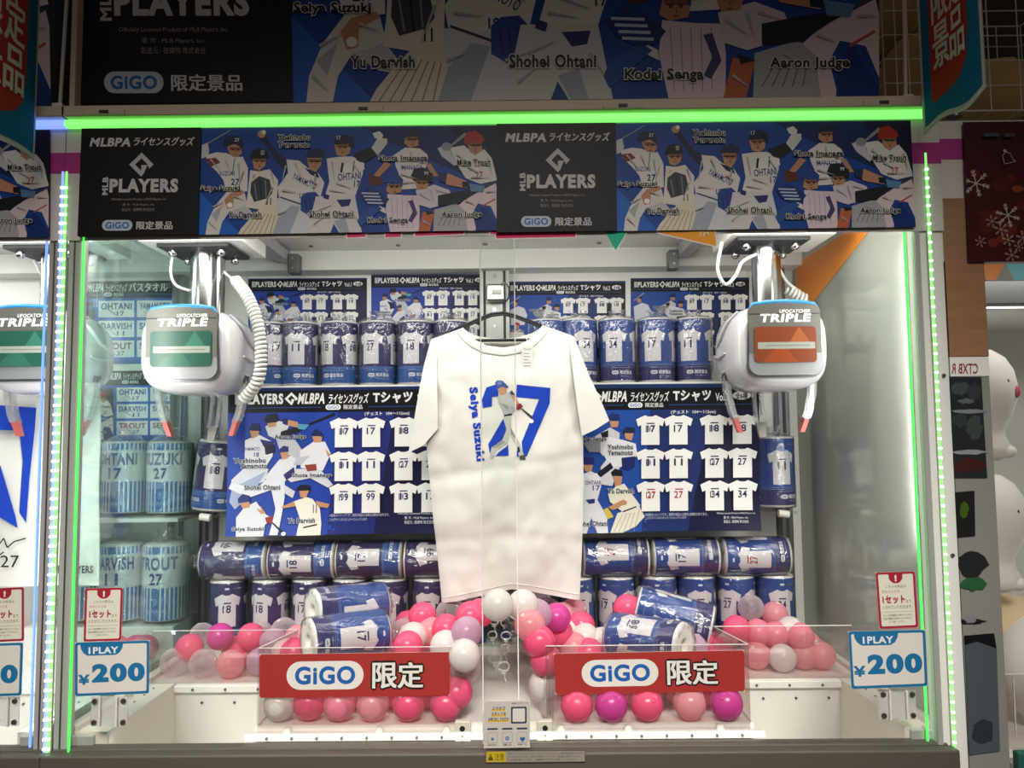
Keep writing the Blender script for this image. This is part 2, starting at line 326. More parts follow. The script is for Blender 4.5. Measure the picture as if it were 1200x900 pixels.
# ------------------------------------------------------------------ setting
def structure(name, mb): return tag(mb.build(name), None, None, kind='structure')
structure('floor', MB().box(-6, -5, -.05, 6, 2.2, 0, 'carpet'))
structure('wall_back', MB().box(-6, 1.6, 0, 6, 1.7, 3.6, 'hall'))
pz = lambda py, Y, px=605: at(px, py, Y).z
pxx = lambda px, Y, py=540: at(px, py, Y).x
DECK = pz(848, .06); CEIL = pz(291, .70); BACK = .79
HB, HT = pz(276, 0), pz(134, 0)
def bolt(mb, p, r, d, m='screw', n=10, depth=.004):
    mb.cyl(p, Vector(p) + Vector(d) * depth, r, m, n); return mb
def cabinet(dx, label, own):
    x0, x1 = XL + dx, XR + dx; xc = (x0 + x1) / 2
    t = thing('prize_machine', label, 'crane game machine', (xc, .4, 0))
    gl, gr = pxx(92, 0) + dx, pxx(1075, 0) + dx                         # outer edges of the two glass doors
    # base, rail and playfield
    mb = MB(); mb.box(x0, -.03, 0, x1, .0, ZB - .004, 'rail_gray', .004); mb.box(x0, 0, 0, x1, .80, .60, 'dark')
    mb.box(x0 + .01, -.004, ZB - .03, x1 - .01, .03, ZB, 'rail_gray', .003); mb.build('base', t)
    pl0, pl1, pr0, pr1 = pxx(205, .36, 805) + dx, pxx(302, .07, 800) + dx, pxx(880, .07, 800) + dx, pxx(985, .36, 805) + dx
    mb = MB(); f = DECK
    mb.box(x0 + .03, .365, .60, x1 - .02, BACK, f, 'tray_white'); mb.box(pl1, .06, .60, pr0, .366, f, 'tray_white')
    mb.box(x0 + .03, .03, .60, pl0, .366, f, 'ledge'); mb.box(pr1, .03, .60, x1 - .02, .366, f, 'ledge')
    mb.box(x0 + .03, .028, .60, x1 - .02, .034, ZB - .03, 'tray_white')
    mb.box(pl1 - .02, .045, f - .03, pr0 + .02, .0605, f - .014, 'tray_white', .002); mb.box(pl0, .352, f - .022, pl1, .3655, f - .004, 'tray_white', .002); mb.box(pr0, .352, f - .022, pr1, .3655, f - .004, 'tray_white', .002)
    mb.box(x0 + .03, .02, ZB - .004, x0 + .085, .05, ZB + .02, 'alu', .003); mb.box(x1 - .075, .02, ZB - .004, x1 - .02, .05, ZB + .02, 'alu', .003)
    mb.box(x0 + .02, .03, f, x0 + .045, BACK, f + .012, 'ledge'); mb.box(x1 - .035, .03, f, x1 - .015, BACK, f + .012, 'ledge')
    mb.box(x0 + .03, .6, f, x1 - .02, BACK, f + .024, 'tray_white')        # low step the towels stand on
    for i in range(9):
        for q in (pl1 + .03 + i * .055, pr0 - .03 - i * .055): bolt(mb, (q, .0452, f - .022), .0032, (0, -1, 0))
    for i in range(4):
        for q in (pl0 + .05 + i * .085, pr1 - .05 - i * .085): bolt(mb, (q, .352, f - .013), .003, (0, -1, 0)); bolt(mb, (q + .02, .365, f - .05), .003, (0, -1, 0))
    for i in range(5):
        for q in (x0 + .075, x1 - .06): bolt(mb, (q, .12 + .05 * i, f - .001), .0025, (0, 0, 1), depth=.003)
    mb.build('playfield', t)
    # pit floors
    MB().box(pl0, .034, .60, pl1, .365, .62, 'tray_white').build('prize_chute', t); MB().box(pr0, .034, .60, pr1, .365, .62, 'tray_white').build('prize_chute', t)
    # back wall, valance, ceiling
    mb = MB(); mb.box(x0 + .02, BACK, .60, x1 - .01, BACK + .02, 2.2, 'panel'); v = pz(314, .70)
    mb.box(x0 + .02, .70, v, x1 - .01, BACK, CEIL, 'panel', .002)
    for k in range(2):                                                     # white framed boards on the back wall
        a, b = (pxx(288, .78), pxx(576, .78)) if k == 0 else (pxx(590, .78), pxx(882, .78)); mb.box(a + dx, .783, pz(440, .78), b + dx, BACK, pz(318, .78), 'white', .002)
    for i in range(120):
        q = x0 + .06 + i * (x1 - x0 - .12) / 119; mb.box(q, .6985, CEIL - .006, q + .006, .7, CEIL - .003, 'letter_white')
    mb.build('back_panel', t)
    mb = MB(); mb.box(x0 + .01, .03, CEIL, x1 - .01, BACK + .02, CEIL + .02, 'panel')
    for px in (360, 464, 568, 704): bolt(mb, (pxx(px, .6, 290) + dx, .64, CEIL), .007, (0, 0, -1), 'screw')
    mb.build('ceiling_panel', t)
    mb = MB(); z0 = CEIL - .05
    for px in (322, 808):
        q = pxx(px, .6, 300) + dx; mb.box(q - .02, .1, z0 + .01, q + .02, .69, CEIL - .004, 'alu', .003); mb.box(q + (-.05 if px > 600 else .022), .655, z0 - .03, q + (-.0205 if px > 600 else .055), .699, z0 + .03, 'alu_dark', .002)
        for dz in (-.015, .015): bolt(mb, (q + (-.036 if px > 600 else .038), .655, z0 + dz), .005, (0, -1, 0), 'steel')
    mb.box(x0 + .03, .27, CEIL - .03, x1 - .02, .30, CEIL - .005, 'alu', .003); mb.build('gantry_rail', t)
    # corner rails and centre column at the back
    for px, py in ((243, 560), (922, 560)):
        q = pxx(px, .74, py) + dx; mb = MB(); mb.box(q - .018, .745, DECK + .02, q + .018, .784, CEIL - .02, 'alu_dark', .003)
        mb.box(q - .005, .7435, DECK + .02, q + .005, .746, CEIL - .02, 'slot'); mb.build('corner_rail', t)
    a, b = pxx(562, .74, 340) + dx, pxx(597, .74, 340) + dx; mb = MB(); mb.box(a, .74, pz(460, .74), b, .784, CEIL - .03, 'alu', .002)
    for q in (a + .012, b - .02): mb.box(q, .7385, pz(460, .74), q + .008, .741, CEIL - .03, 'slot')
    for i in range(5): bolt(mb, ((a + b) / 2, .74, 2.02 - i * .055), .006, (0, -1, 0), 'steel')
    c = (a + b) / 2 + .004; mb.box(c - .028, .70, pz(352, .7), c + .028, .7395, pz(332, .7), 'steel', .006); mb.cyl((c - .012, .699, pz(342, .7)), (c + .02, .699, pz(342, .7)), .008, 'white', 12)
    mb.build('centre_column', t)
    # side windows
    for side, q in ((0, x0 + .018), (1, x1 - .014)):
        if not own and side == 1: continue
        mb = MB(); mb.box(q - .002, .03, DECK, q + .002, BACK, CEIL, 'side_glass' if side == 0 else 'side_glass_right')
        mb.build('side_window', t)
    # doors
    for k, (a, b, y, zb) in enumerate(((gl, pxx(605, 0) + dx, -.006, ZB), (pxx(564, 0) + dx, gr, .010, ZB))):
        mb = MB(); mb.box(a, y, zb, b, y + .004, HB + .05, 'door_glass'); d = mb.build('glass_door', t)
        e = b if k == 0 else a; sgn = -1 if k == 0 else 1
        MB().box(e - .0012, y - .0005, zb, e + .0012, y + .0045, HB + .05, 'acrylic_edge').build('glass_edge', d)
        o = a if k == 0 else b; MB().box(o - .0016, y - .001, zb - .03, o + .0016, y + .0045, HB + .02, 'edge_green' if own else 'edge_blue').build('glowing_edge', d, label='glowing green edge strip' if own else 'glowing blue edge strip')
        # glass handle plate with four screws
        c = at(129, 833, y) if k == 0 else at(1051, 825, y); c = Vector((c.x + dx, y, c.z)); mb = MB(); ww, hh = .040, .031
        mb.box(c.x - ww, y - .004, c.z - hh, c.x + ww, y - .0005, c.z + hh, 'ziptie', .0015)
        for s in (-1, 1):
            mb.box(c.x + s * .018 - .002, y - .010, c.z - hh, c.x + s * .018 + .002, y - .004, c.z + hh, 'clipwhite', .001)
            for u in (-1, 1): bolt(mb, (c.x + s * .031, y - .004, c.z + u * .022), .0055, (0, -1, 0), 'screw')
        mb.build('handle_plate', d, label='clear plate with four screws')
    # posts with light strips
    for k in (0, 1):
        a, b = (pxx(72, 0), pxx(88, 0)) if k == 0 else (pxx(1083, 0), pxx(1118, 0)); a += dx; b += dx
        if k == 1 and not own: a, b = pxx(49, 0), pxx(63, 0)
        ztop = pz(140, 0) if k else HT; mb = MB()
        mb.box(a, .0005, ZB - .08, b, .03, HB + .26, 'alu' if (k == 0 or not own) else 'white', .003)
        m = (a + b) / 2
        if k == 0 or not own: mb.box(m - .0015, -.0012, ZB - .06, m + .0015, .001, HB, 'alu_dark')
        else:
            mb.box(a, -.004, ZB - .08, a + .012, .002, HB + .1, 'alu', .002)
            for zz in (pz(203, 0), pz(240, 0), pz(445, 0), pz(655, 0)): bolt(mb, (b - .014, .0, zz), .004, (0, -1, 0))
        mb.build('post', t)
    for k in ((0, 1) if own else (1,)):
        q = (pxx(69.5, 0) if k == 0 else pxx(1100, 0)) if own else pxx(65, 0); col = 'green' if own else 'blue'; mb = MB()
        zt = pz(196, 0) if k == 0 or not own else pz(186, 0)
        mb.box(q - .004, -.006, ZB - .03, q + .004, -.001, zt, 'clipwhite'); mb.box(q - .0022, -.0075, ZB - .03, q + .0022, -.0055, zt, 'led_' + col)
        n = 62
        for i in range(n): z = ZB - .02 + i * (zt - ZB) / n; mb.box(q - .0036, -.0105, z, q + .0036, -.0072, z + .0055, 'led_%s_dot' % col, .0012)
        mb.build('light_strip', t, label=('%s light strip down the post' % col))
    # header with magenta stripe, light bar and top beam
    mb = MB(); hx = x1 + (.035 if own else -.0015); mb.box(x0 - .0, -.005, HB - .002, hx, -.001, HT, 'header_white', .002)
    mb.box(x0 - .0005, -.0062, pz(198, 0), hx + .0005, -.002, pz(174, 0), 'magenta'); mb.build('header', t)
    MB().box(x0 + .004, -.022, pz(146, 0), x1 + .004, -.0005, pz(138.5, 0), 'led_green' if own else 'led_blue', .002).build('light_bar', t, label='%s light bar along the top' % ('green' if own else 'blue'))
    mb = MB(); mb.box(x0, -.03, pz(137, 0) + .001, x1 + .01, .12, pz(124, 0), 'cream', .003)
    for i in range(4): q = x0 + .1 + i * (x1 - x0 - .2) / 3; mb.box(q - .045, -.034, pz(137, 0) + .002, q + .045, -.029, pz(130, 0), 'cream', .002); mb.box(q - .01, -.0365, pz(134, 0), q + .01, -.033, pz(131, 0), 'dark')
    mb.box(x0 - .012, .02, pz(137, 0), x0 + .001, .05, pz(-40, 0), 'cream', .003); mb.build('top_beam', t)
    mb = MB()
    for y in (.10, .22): mb.cyl((x0 + .08, y, 2.045), (x1 - .08, y, 2.045), .012, 'tube', 12)
    mb.build('light_tube', t)
    return t
machine = cabinet(0, 'crane game machine glowing with green light strips, white shirt and pink balls inside', True)
neighbour = cabinet(-WID, 'neighbouring crane game machine with blue light strips, cut off at the photo edge', False)
# ------------------------------------------------------------------ artwork
def logo(a, x, y, wd, ht, fg='#f0f0ee', bg='#2f6fb5'):                   # rounded shop badge with its four letters
    a.r(x - wd / 2, y - ht / 2, x + wd / 2, y + ht / 2, fg, ht / 2 * .98)
    a.t('GiGO', x - wd * .39, y - ht * .32, x + wd * .39, y + ht * .32, bg, .05)
def diamond(a, x, y, r, fg, bg):
    a.p([(x - r, y), (x, y - r), (x + r, y), (x, y + r)], fg); k = r * .52
    a.p([(x - k, y), (x, y - k), (x + k, y), (x, y + k)], bg)
    a.p([(x + r * .1, y + r * .1), (x + r * .55, y + r * .1), (x + r * .72, y + r * .42), (x + r * .15, y + r)], bg)
    a.p([(x, y + r * .05), (x + r * .5, y + r * .05), (x + r * .2, y + r * .8), (x, y + r)], fg)
def shirt(a, x, y, wd, ht, num, col='#20225a', name=True, front=False, body='#e9e8e6', curve=True):
    q = [(-.18, 1), (-.08, .955), (.08, .955), (.18, 1), (.5, .86), (.43, .62), (.32, .67), (.32, 0), (-.32, 0), (-.32, .67), (-.43, .62), (-.5, .86)]
    a.p([(x + u * wd, y + ht - v * ht) for u, v in q], body)
    a.l(x - .32 * wd, y + .3 * ht, x - .3 * wd, y + .62 * ht, wd * .012, '#c4c4c6'); a.l(x + .32 * wd, y + .3 * ht, x + .3 * wd, y + .62 * ht, wd * .012, '#c4c4c6')
    if name: a.r(x - .13 * wd, y + .26 * ht, x + .15 * wd, y + .30 * ht, col)
    if front:
        a.t(num, x - .12 * wd, y + .34 * ht, x + .17 * wd, y + .58 * ht, col, .05); a.r(x - .16 * wd, y + .36 * ht, x - .13 * wd, y + .58 * ht, col); a.o(x - .02 * wd, y + .46 * ht, .035 * wd, .1 * ht, '#8b8c96', 10)
    else:
        a.t(num, x - .16 * wd, y + .34 * ht, x + .14 * wd, y + .58 * ht, col, .03)
W_, G_, N_, S_, B_ = '#dbd8d4', '#a9abb0', '#1a2444', '#b98967', '#15161a'
def players_banner():
    a = Art(); a.k = lambda x, y: (90 + x / 4.615, 140 + y / 4.615 + (90 + x / 4.615 - 93) * .0095)
    P, L, O, T = a.p, a.l, a.o, a.t; s = 1153.8
    P([(650, 20), (2290, 20), (2290, 660), (650, 660)], '#10418f')
    P([(1500, 20), (2290, 20), (2290, 380), (1850, 200)], '#0d2558'); P([(2000, 20), (2290, 20), (2290, 330)], '#0b1836'); P([(660, 390), (900, 640), (660, 640)], '#1a60b8'); P([(2060, 480), (2290, 400), (2290, 640), (2050, 640)], '#0f3f86')
    q = lambda pts: [(x + s, y) for x, y in pts]
    # thrower with raised arm
    P([(975, 70), (1015, 65), (1025, 100), (1090, 190), (1140, 215), (1120, 275), (1075, 230), (1020, 140), (985, 105)], N_); O(992, 74, 22, 20, S_); O(1003, 62, 12, 11, W_)
    P([(1130, 215), (1200, 222), (1245, 262), (1300, 285), (1338, 345), (1312, 450), (1200, 455), (1095, 430), (1085, 370), (1140, 290)], W_)
    P([(1230, 262), (1300, 285), (1310, 320), (1262, 300)], N_)
    P([(1240, 205), (1322, 205), (1318, 245), (1290, 287), (1255, 268)], S_); P([(1235, 198), (1250, 165), (1300, 152), (1338, 175), (1336, 207), (1240, 207)], N_)
    P([(1080, 430), (1312, 448), (1345, 540), (1290, 640), (1060, 640), (1050, 545)], '#cfd0d2'); P([(1160, 470), (1210, 480), (1150, 640), (1060, 640), (1070, 560)], '#9fa9b6'); P([(1300, 560), (1420, 640), (1330, 640)], '#cfd0d2')
    L(1100, 425, 1215, 465, 8, '#3a3c44'); T('YAMAMOTO', 1160, 322, 1300, 355, '#22356f', .02, rot=28); T('18', 1205, 402, 1235, 432, '#22356f', .04)
    P([(1212, 425), (1240, 400), (1290, 396), (1318, 425), (1312, 490), (1255, 525), (1212, 500)], '#1c3f8c'); L(1235, 430, 1245, 500, 6, '#10265a'); L(1260, 425, 1268, 510, 6, '#10265a'); L(1285, 425, 1288, 495, 6, '#10265a')
    # red helmet batter
    P(q([(860, 150), (940, 138), (1000, 190), (1050, 160), (1090, 210), (1120, 335), (1030, 355), (950, 322), (905, 250)]), W_); P(q([(795, 155), (850, 128), (875, 190), (912, 230), (890, 255), (820, 200)]), '#c3c4c8'); O(845 + s, 145, 28, 24, '#8f9299')
    L(868 + s, 140, 950 + s, 72, 12, '#8f8f90', 20); P(q([(960, 125), (1035, 118), (1040, 165), (1000, 195), (968, 172)]), S_); P(q([(938, 102), (955, 65), (1000, 54), (1042, 85), (1052, 112), (1020, 128), (944, 132)]), '#a5281f')
    T('27', 1000 + s, 285, 1042 + s, 328, '#b0504c', .03); P(q([(1050, 365), (1115, 340), (1120, 352), (1055, 380)]), '#3a3c44')
    P(q([(905, 480), (960, 430), (1112, 352), (1128, 425), (1132, 590), (1085, 480), (1015, 465), (985, 520), (1015, 640), (975, 640), (925, 560)]), '#d8c8cb'); P(q([(1040, 470), (1130, 600), (1130, 640), (1000, 640), (1010, 560)]), '#0d2f70'); L(1040 + s, 480, 1110 + s, 440, 8, '#b0504c')
    # pitcher in front of the dark
    P(q([(560, 192), (620, 150), (700, 155), (742, 190), (745, 240), (702, 310), (692, 380), (600, 385), (588, 300), (568, 250)]), W_); L(600 + s, 262, 690 + s, 268, 4, '#6f7890'); T('IMANAGA', 598 + s, 248, 715 + s, 276, '#2a4a96', .02)
    P(q([(512, 228), (545, 245), (475, 322), (440, 318)]), S_); P(q([(422, 298), (490, 315), (502, 355), (440, 368), (425, 345)]), '#5b2c1c'); P(q([(728, 235), (760, 240), (802, 312), (770, 312)]), S_)
    P(q([(620, 95), (692, 95), (692, 140), (645, 152), (615, 125)]), S_); P(q([(612, 88), (625, 55), (688, 48), (702, 98), (640, 97)]), N_)
    # left batter
    L(690, 132, 822, 52, 7, '#8d8f92', 5); P([(668, 135), (700, 122), (710, 175), (692, 200), (668, 212)], '#c9c9cc'); P([(690, 190), (750, 175), (805, 180), (850, 200), (892, 200), (922, 262), (922, 392), (810, 402), (790, 330), (760, 290), (700, 230)], W_)
    P([(690, 212), (745, 205), (772, 232), (720, 256)], '#7a3428'); L(850, 205, 838, 300, 4, '#30406a'); T('SUZUKI', 768, 280, 850, 305, '#2a3a78', .02); T('27', 832, 322, 878, 358, '#1c2444', .03)
    P([(805, 140), (850, 130), (888, 150), (886, 185), (865, 202), (835, 200), (815, 172)], S_); P([(783, 132), (790, 100), (820, 82), (870, 85), (892, 122), (890, 158), (880, 150), (850, 128), (800, 146)], '#15233f'); T('27', 846, 96, 872, 116, '#cfd2da', .03)
    P([(808, 398), (905, 390), (925, 470), (830, 500), (790, 560), (772, 640), (700, 640), (710, 560), (750, 470)], '#d5d2ce'); P([(830, 500), (920, 470), (990, 560), (900, 545)], '#bdbcbc'); P([(730, 520), (790, 470), (760, 560)], G_)
    P([(798, 440), (830, 402), (898, 385), (908, 402), (850, 432), (846, 482), (815, 490)], S_); O(829, 468, 15, 14, '#f2efe8')
    # black cap pitcher
    P([(935, 275), (985, 282), (1040, 270), (1088, 332), (1082, 470), (1060, 505), (915, 480), (925, 400)], '#ddd8cb'); P([(945, 215), (1022, 212), (1016, 252), (985, 277), (955, 266)], S_); P([(933, 204), (945, 165), (985, 154), (1026, 170), (1032, 207), (985, 216), (933, 213)], '#121318'); T('SD', 990, 166, 1010, 190, '#cfcab8', .03)
    P([(870, 640), (895, 595), (960, 520), (1000, 482), (1082, 468), (1092, 545), (1060, 640)], '#d9d0b8')
    for i in range(6): L(900 + i * 30, 630, 985 + i * 18, 510 + i * 3, 3, '#6e6a60')
    P([(942, 342), (985, 308), (1042, 328), (1058, 402), (1032, 432), (960, 452), (938, 400)], '#3b3c42'); L(960, 350, 975, 440, 6, '#7c7d84'); L(990, 330, 1000, 440, 6, '#18191d'); L(1018, 330, 1025, 430, 6, '#7c7d84'); T('11', 1028, 430, 1052, 468, '#18191d', .03)
    # batter with white guard
    P(q([(195, 212), (260, 202), (330, 200), (402, 230), (392, 300), (352, 425), (188, 425), (212, 340)]), W_); P(q([(338, 188), (430, 150), (470, 190), (395, 242), (360, 222)]), '#14161f'); P(q([(438, 152), (470, 98), (522, 100), (522, 130), (472, 195)]), '#d0cfce'); P(q([(443, 70), (480, 58), (502, 80), (492, 108), (455, 98)]), '#dcdbd9')
    P(q([(278, 258), (330, 223), (396, 235), (402, 272), (360, 288), (290, 292)]), '#e3e1de'); L(283 + s, 235, 275 + s, 290, 12, '#14161f'); L(345 + s, 225, 340 + s, 285, 6, '#14161f')
    P(q([(236, 135), (300, 128), (326, 150), (320, 182), (290, 202), (250, 192)]), S_); P(q([(233, 122), (250, 85), (300, 78), (342, 95), (342, 145), (330, 152), (300, 135), (238, 127)]), '#151f3e'); T('17', 246, 86, 268, 106, '#cfd2da', .03); T('17', 248 + s, 84, 270 + s, 106, '#cfd2da', .03)
    T('OHTANI', 258 + s, 292, 382 + s, 332, '#20306c', .02, rot=-5); T('17', 345 + s, 335, 378 + s, 372, '#20306c', .03)
    P(q([(140, 422), (352, 420), (362, 470), (395, 640), (95, 640), (110, 560)]), '#d2d0ce'); P(q([(215, 640), (240, 575), (280, 640)]), '#123f8c'); P(q([(240, 560), (300, 540), (330, 640), (285, 640)]), '#a3aab4'); P(q([(252, 442), (332, 438), (322, 475), (280, 482)]), '#232c6c'); P(q([(182, 405), (215, 418), (208, 442), (180, 432)]), '#232c6c')
    # blue glove pitcher
    P(q([(528, 410), (620, 418), (692, 420), (702, 500), (700, 640), (548, 640), (518, 500)]), '#d9c9cf'); P(q([(530, 350), (606, 365), (600, 402), (550, 412), (520, 396)]), S_); P(q([(508, 348), (535, 315), (590, 308), (612, 330), (606, 372), (550, 350)]), '#20408c')
    for i in range(5): L(550 + s + i * 28, 430, 560 + s + i * 26, 600, 2.5, '#9a8ea0')
    P(q([(640, 450), (665, 445), (690, 520), (660, 570), (640, 560), (665, 510)]), '#46356e'); P(q([(470, 470), (515, 490), (520, 520), (480, 500)]), W_); P(q([(385, 520), (470, 470), (500, 492), (382, 595), (365, 560)]), '#1d4f96')
    P(q([(374, 410), (430, 374), (490, 400), (538, 440), (512, 475), (460, 482), (400, 452)]), '#12306e')
    for i in range(4): L(388 + s + i * 10, 405 + i * 18, 480 + s + i * 8, 408 + i * 18, 8, '#b9c6dc')
    # slugger with black helmet
    P(q([(780, 500), (900, 465), (945, 505), (965, 640), (775, 640)]), '#a9a7ab')
    for i in range(5): L(800 + s + i * 28, 590, 835 + s + i * 22, 530, 4, '#6f6e74')
    P(q([(680, 390), (780, 360), (862, 390), (875, 422), (802, 480), (760, 492), (698, 472)]), '#cfc8cc'); P(q([(800, 420), (960, 390), (1012, 400), (905, 470), (800, 478)]), '#17181f'); P(q([(800, 300), (860, 298), (952, 340), (962, 382), (850, 362)]), '#c08a6a'); P(q([(800, 296), (850, 296), (842, 352), (806, 340)]), '#1d2a5c'); P(q([(930, 342), (972, 345), (966, 378), (932, 374)]), '#17181f')
    P(q([(968, 355), (1055, 368), (1042, 402), (978, 398)]), '#5e88aa'); P(q([(720, 512), (782, 520), (752, 640), (690, 640)]), '#b8643c'); P(q([(735, 500), (785, 520), (742, 530)]), '#15161a')
    P(q([(674, 342), (752, 350), (742, 382), (690, 388)]), S_); P(q([(653, 312), (670, 270), (720, 263), (772, 300), (772, 345), (742, 352), (668, 336)]), '#17181d'); T('99', 725 + s, 286, 748 + s, 306, '#c9ccd4', .03)
    for fx, fy, fw, tilt in ((852, 172, 34, .2), (986, 238, 36, 0), (1284, 238, 36, .15), (282 + s, 160, 36, -.1), (660 + s, 118, 34, -.1), (1002 + s, 150, 34, .1), (566 + s, 382, 34, 0), (712 + s, 362, 32, .1)):
        P([(fx - fw, fy - 26), (fx + fw, fy - 26 + tilt * 20), (fx + fw * .9, fy - 14 + tilt * 20), (fx - fw * .9, fy - 14)], '#7e573e')
        for e in (-.42, .38): O(fx + e * fw, fy - 8 + tilt * e * 10, 5, 2.6, '#2a1d18', 8); L(fx + e * fw - 8, fy - 14, fx + e * fw + 8, fy - 14 + tilt * 6, 3, '#3a281f')
        L(fx - 1, fy - 6, fx + 3, fy + 8, 3, '#8f6248'); L(fx - 8, fy + 17, fx + 8, fy + 17 + tilt * 5, 3, '#7a3f34')
    for q0 in ((720, 215, 790, 300), (800, 220, 830, 290), (870, 240, 880, 330), (900, 280, 870, 380), (960, 300, 950, 320), (1050, 290, 1070, 360), (1060, 370, 1020, 470), (1130, 250, 1110, 350), (1180, 240, 1210, 310), (1290, 300, 1280, 390), (1260, 330, 1310, 360), (1110, 390, 1190, 400), (1090, 520, 1140, 500), (1250, 520, 1310, 500), (225 + s, 230, 240 + s, 330), (250 + s, 350, 330 + s, 380), (215 + s, 390, 300 + s, 405), (340 + s, 240, 380 + s, 300), (160 + s, 500, 230 + s, 470), (330 + s, 500, 370 + s, 560), (130 + s, 580, 180 + s, 540), (600 + s, 300, 690 + s, 330), (610 + s, 350, 680 + s, 345), (650 + s, 175, 660 + s, 230), (900 + s, 190, 960 + s, 240), (960 + s, 260, 1030 + s, 300), (1070 + s, 210, 1090 + s, 300), (980 + s, 320, 1080 + s, 320), (950 + s, 450, 1000 + s, 470), (1060 + s, 400, 1115 + s, 400), (700 + s, 410, 760 + s, 450), (790 + s, 390, 850 + s, 410), (760 + s, 390, 780 + s, 460), (720 + s, 560, 760 + s, 590), (860 + s, 500, 930 + s, 540), (740, 480, 800, 450), (720, 560, 760, 600), (850, 420, 900, 440)): L(*q0, 9, '#b2b0ae', 2)
    K = dict(ol='#d9d6d0', bold=.045, olw=.1)
    T('Seiya Suzuki', 672, 362, 884, 398, '#101012', **K); T('Yu Darvish', 826, 507, 1002, 541, '#101012', **K); T('Yoshinobu', 1086, 80, 1258, 112, '#101012', **K); T('Yamamoto', 1086, 120, 1258, 152, '#101012', **K)
    T('Shohei Ohtani', 108 + s, 504, 346 + s, 540, '#101012', **K); T('Kodai Senga', 424 + s, 542, 640 + s, 580, '#101012', **K); T('Shota Imanaga', 480 + s, 196, 742 + s, 236, '#101012', **K); T('Aaron Judge', 822 + s, 512, 1038 + s, 548, '#101012', **K); T('Mike Trout', 903 + s, 220, 1085 + s, 252, '#101012', **K)
    # black panel with the wording
    P([(-20, 0), (664, 0), (664, 680), (-20, 680)], '#090909')
    T('MLBPA', 66, 98, 286, 146, '#cfccca', .05, shear=.18, ol='#3a3a3a', olw=.1); T('ライセンスグッズ', 302, 94, 628, 142, '#cfccca', .045, shear=.18, ol='#3a3a3a', olw=.09)
    diamond(a, 347, 246, 66, '#bdbab8', '#090909'); T('PLAYERS', 178, 324, 550, 400, '#c6c3c0', .07); T('MLB', 106, 348, 204, 380, '#c6c3c0', .05, rot=-90)
    T('Officially Licensed Product of MLB Players, Inc.', 190, 430, 492, 446, '#8b8987', .01); T('著 作 : MLB Players, Inc.', 252, 458, 428, 476, '#8b8987', .01); T('製造元 : 植織物 株式会社', 250, 484, 428, 502, '#8b8987', .01)
    logo(a, 228, 579, 164, 58, '#b9c4cc', '#1f6aa8'); T('限定景品', 332, 558, 526, 602, '#c9c6c3', .05)
    return a.clip(93, 150, 583, 278)
BANNER = players_banner()
def header_bar(a, x0, x1, y0, y1, vol, item='Tシャツ'):
    w_ = x1 - x0; h = y1 - y0; X = lambda f: x0 + f * w_; f1, f2 = y0 + h * .13, y0 + h * .62
    a.r(x0, y0, x1, y1, '#08090f'); a.t('MLB', X(.028), f1 + h * .1, X(.058), f2 - h * .05, '#e6e6e6', .05, rot=-90) if False else a.r(X(.03), f1, X(.055), f2, '#bfc1c6')
    a.t('PLAYERS', X(.06), f1, X(.235), f2, '#ecebe9', .06); diamond(a, X(.27), (f1 + f2) / 2, h * .3, '#ecebe9', '#08090f'); a.t('MLBPA', X(.30), f1, X(.415), f2, '#ecebe9', .05, shear=.15)
    a.t('ライセンスグッズ', X(.43), f1 + h * .03, X(.60), f2, '#ecebe9', .05, shear=.1); a.t(item, X(.62), f1 - h * .02, X(.79 if vol else .93), f2, '#ecebe9', .06)
    if vol: a.t(vol, X(.81), f1 + h * .12, X(.87), f2, '#ecebe9', .03); a.o(X(.925), (f1 + f2) / 2, w_ * .04, h * .2, '#ecebe9'); a.t('全6種', X(.898), f1 + h * .12, X(.952), f2 - h * .08, '#08090f', .05)
    a.l(X(.02), y0 + h * .78, X(.40), y0 + h * .78, h * .02, '#2b5fb0'); a.l(X(.6), y0 + h * .78, X(.97), y0 + h * .78, h * .02, '#2b5fb0')
    logo(a, X(.45), y0 + h * .78, w_ * .065, h * .24); a.t('限定景品', X(.495), y0 + h * .68, X(.575), y0 + h * .88, '#dedddb', .05)
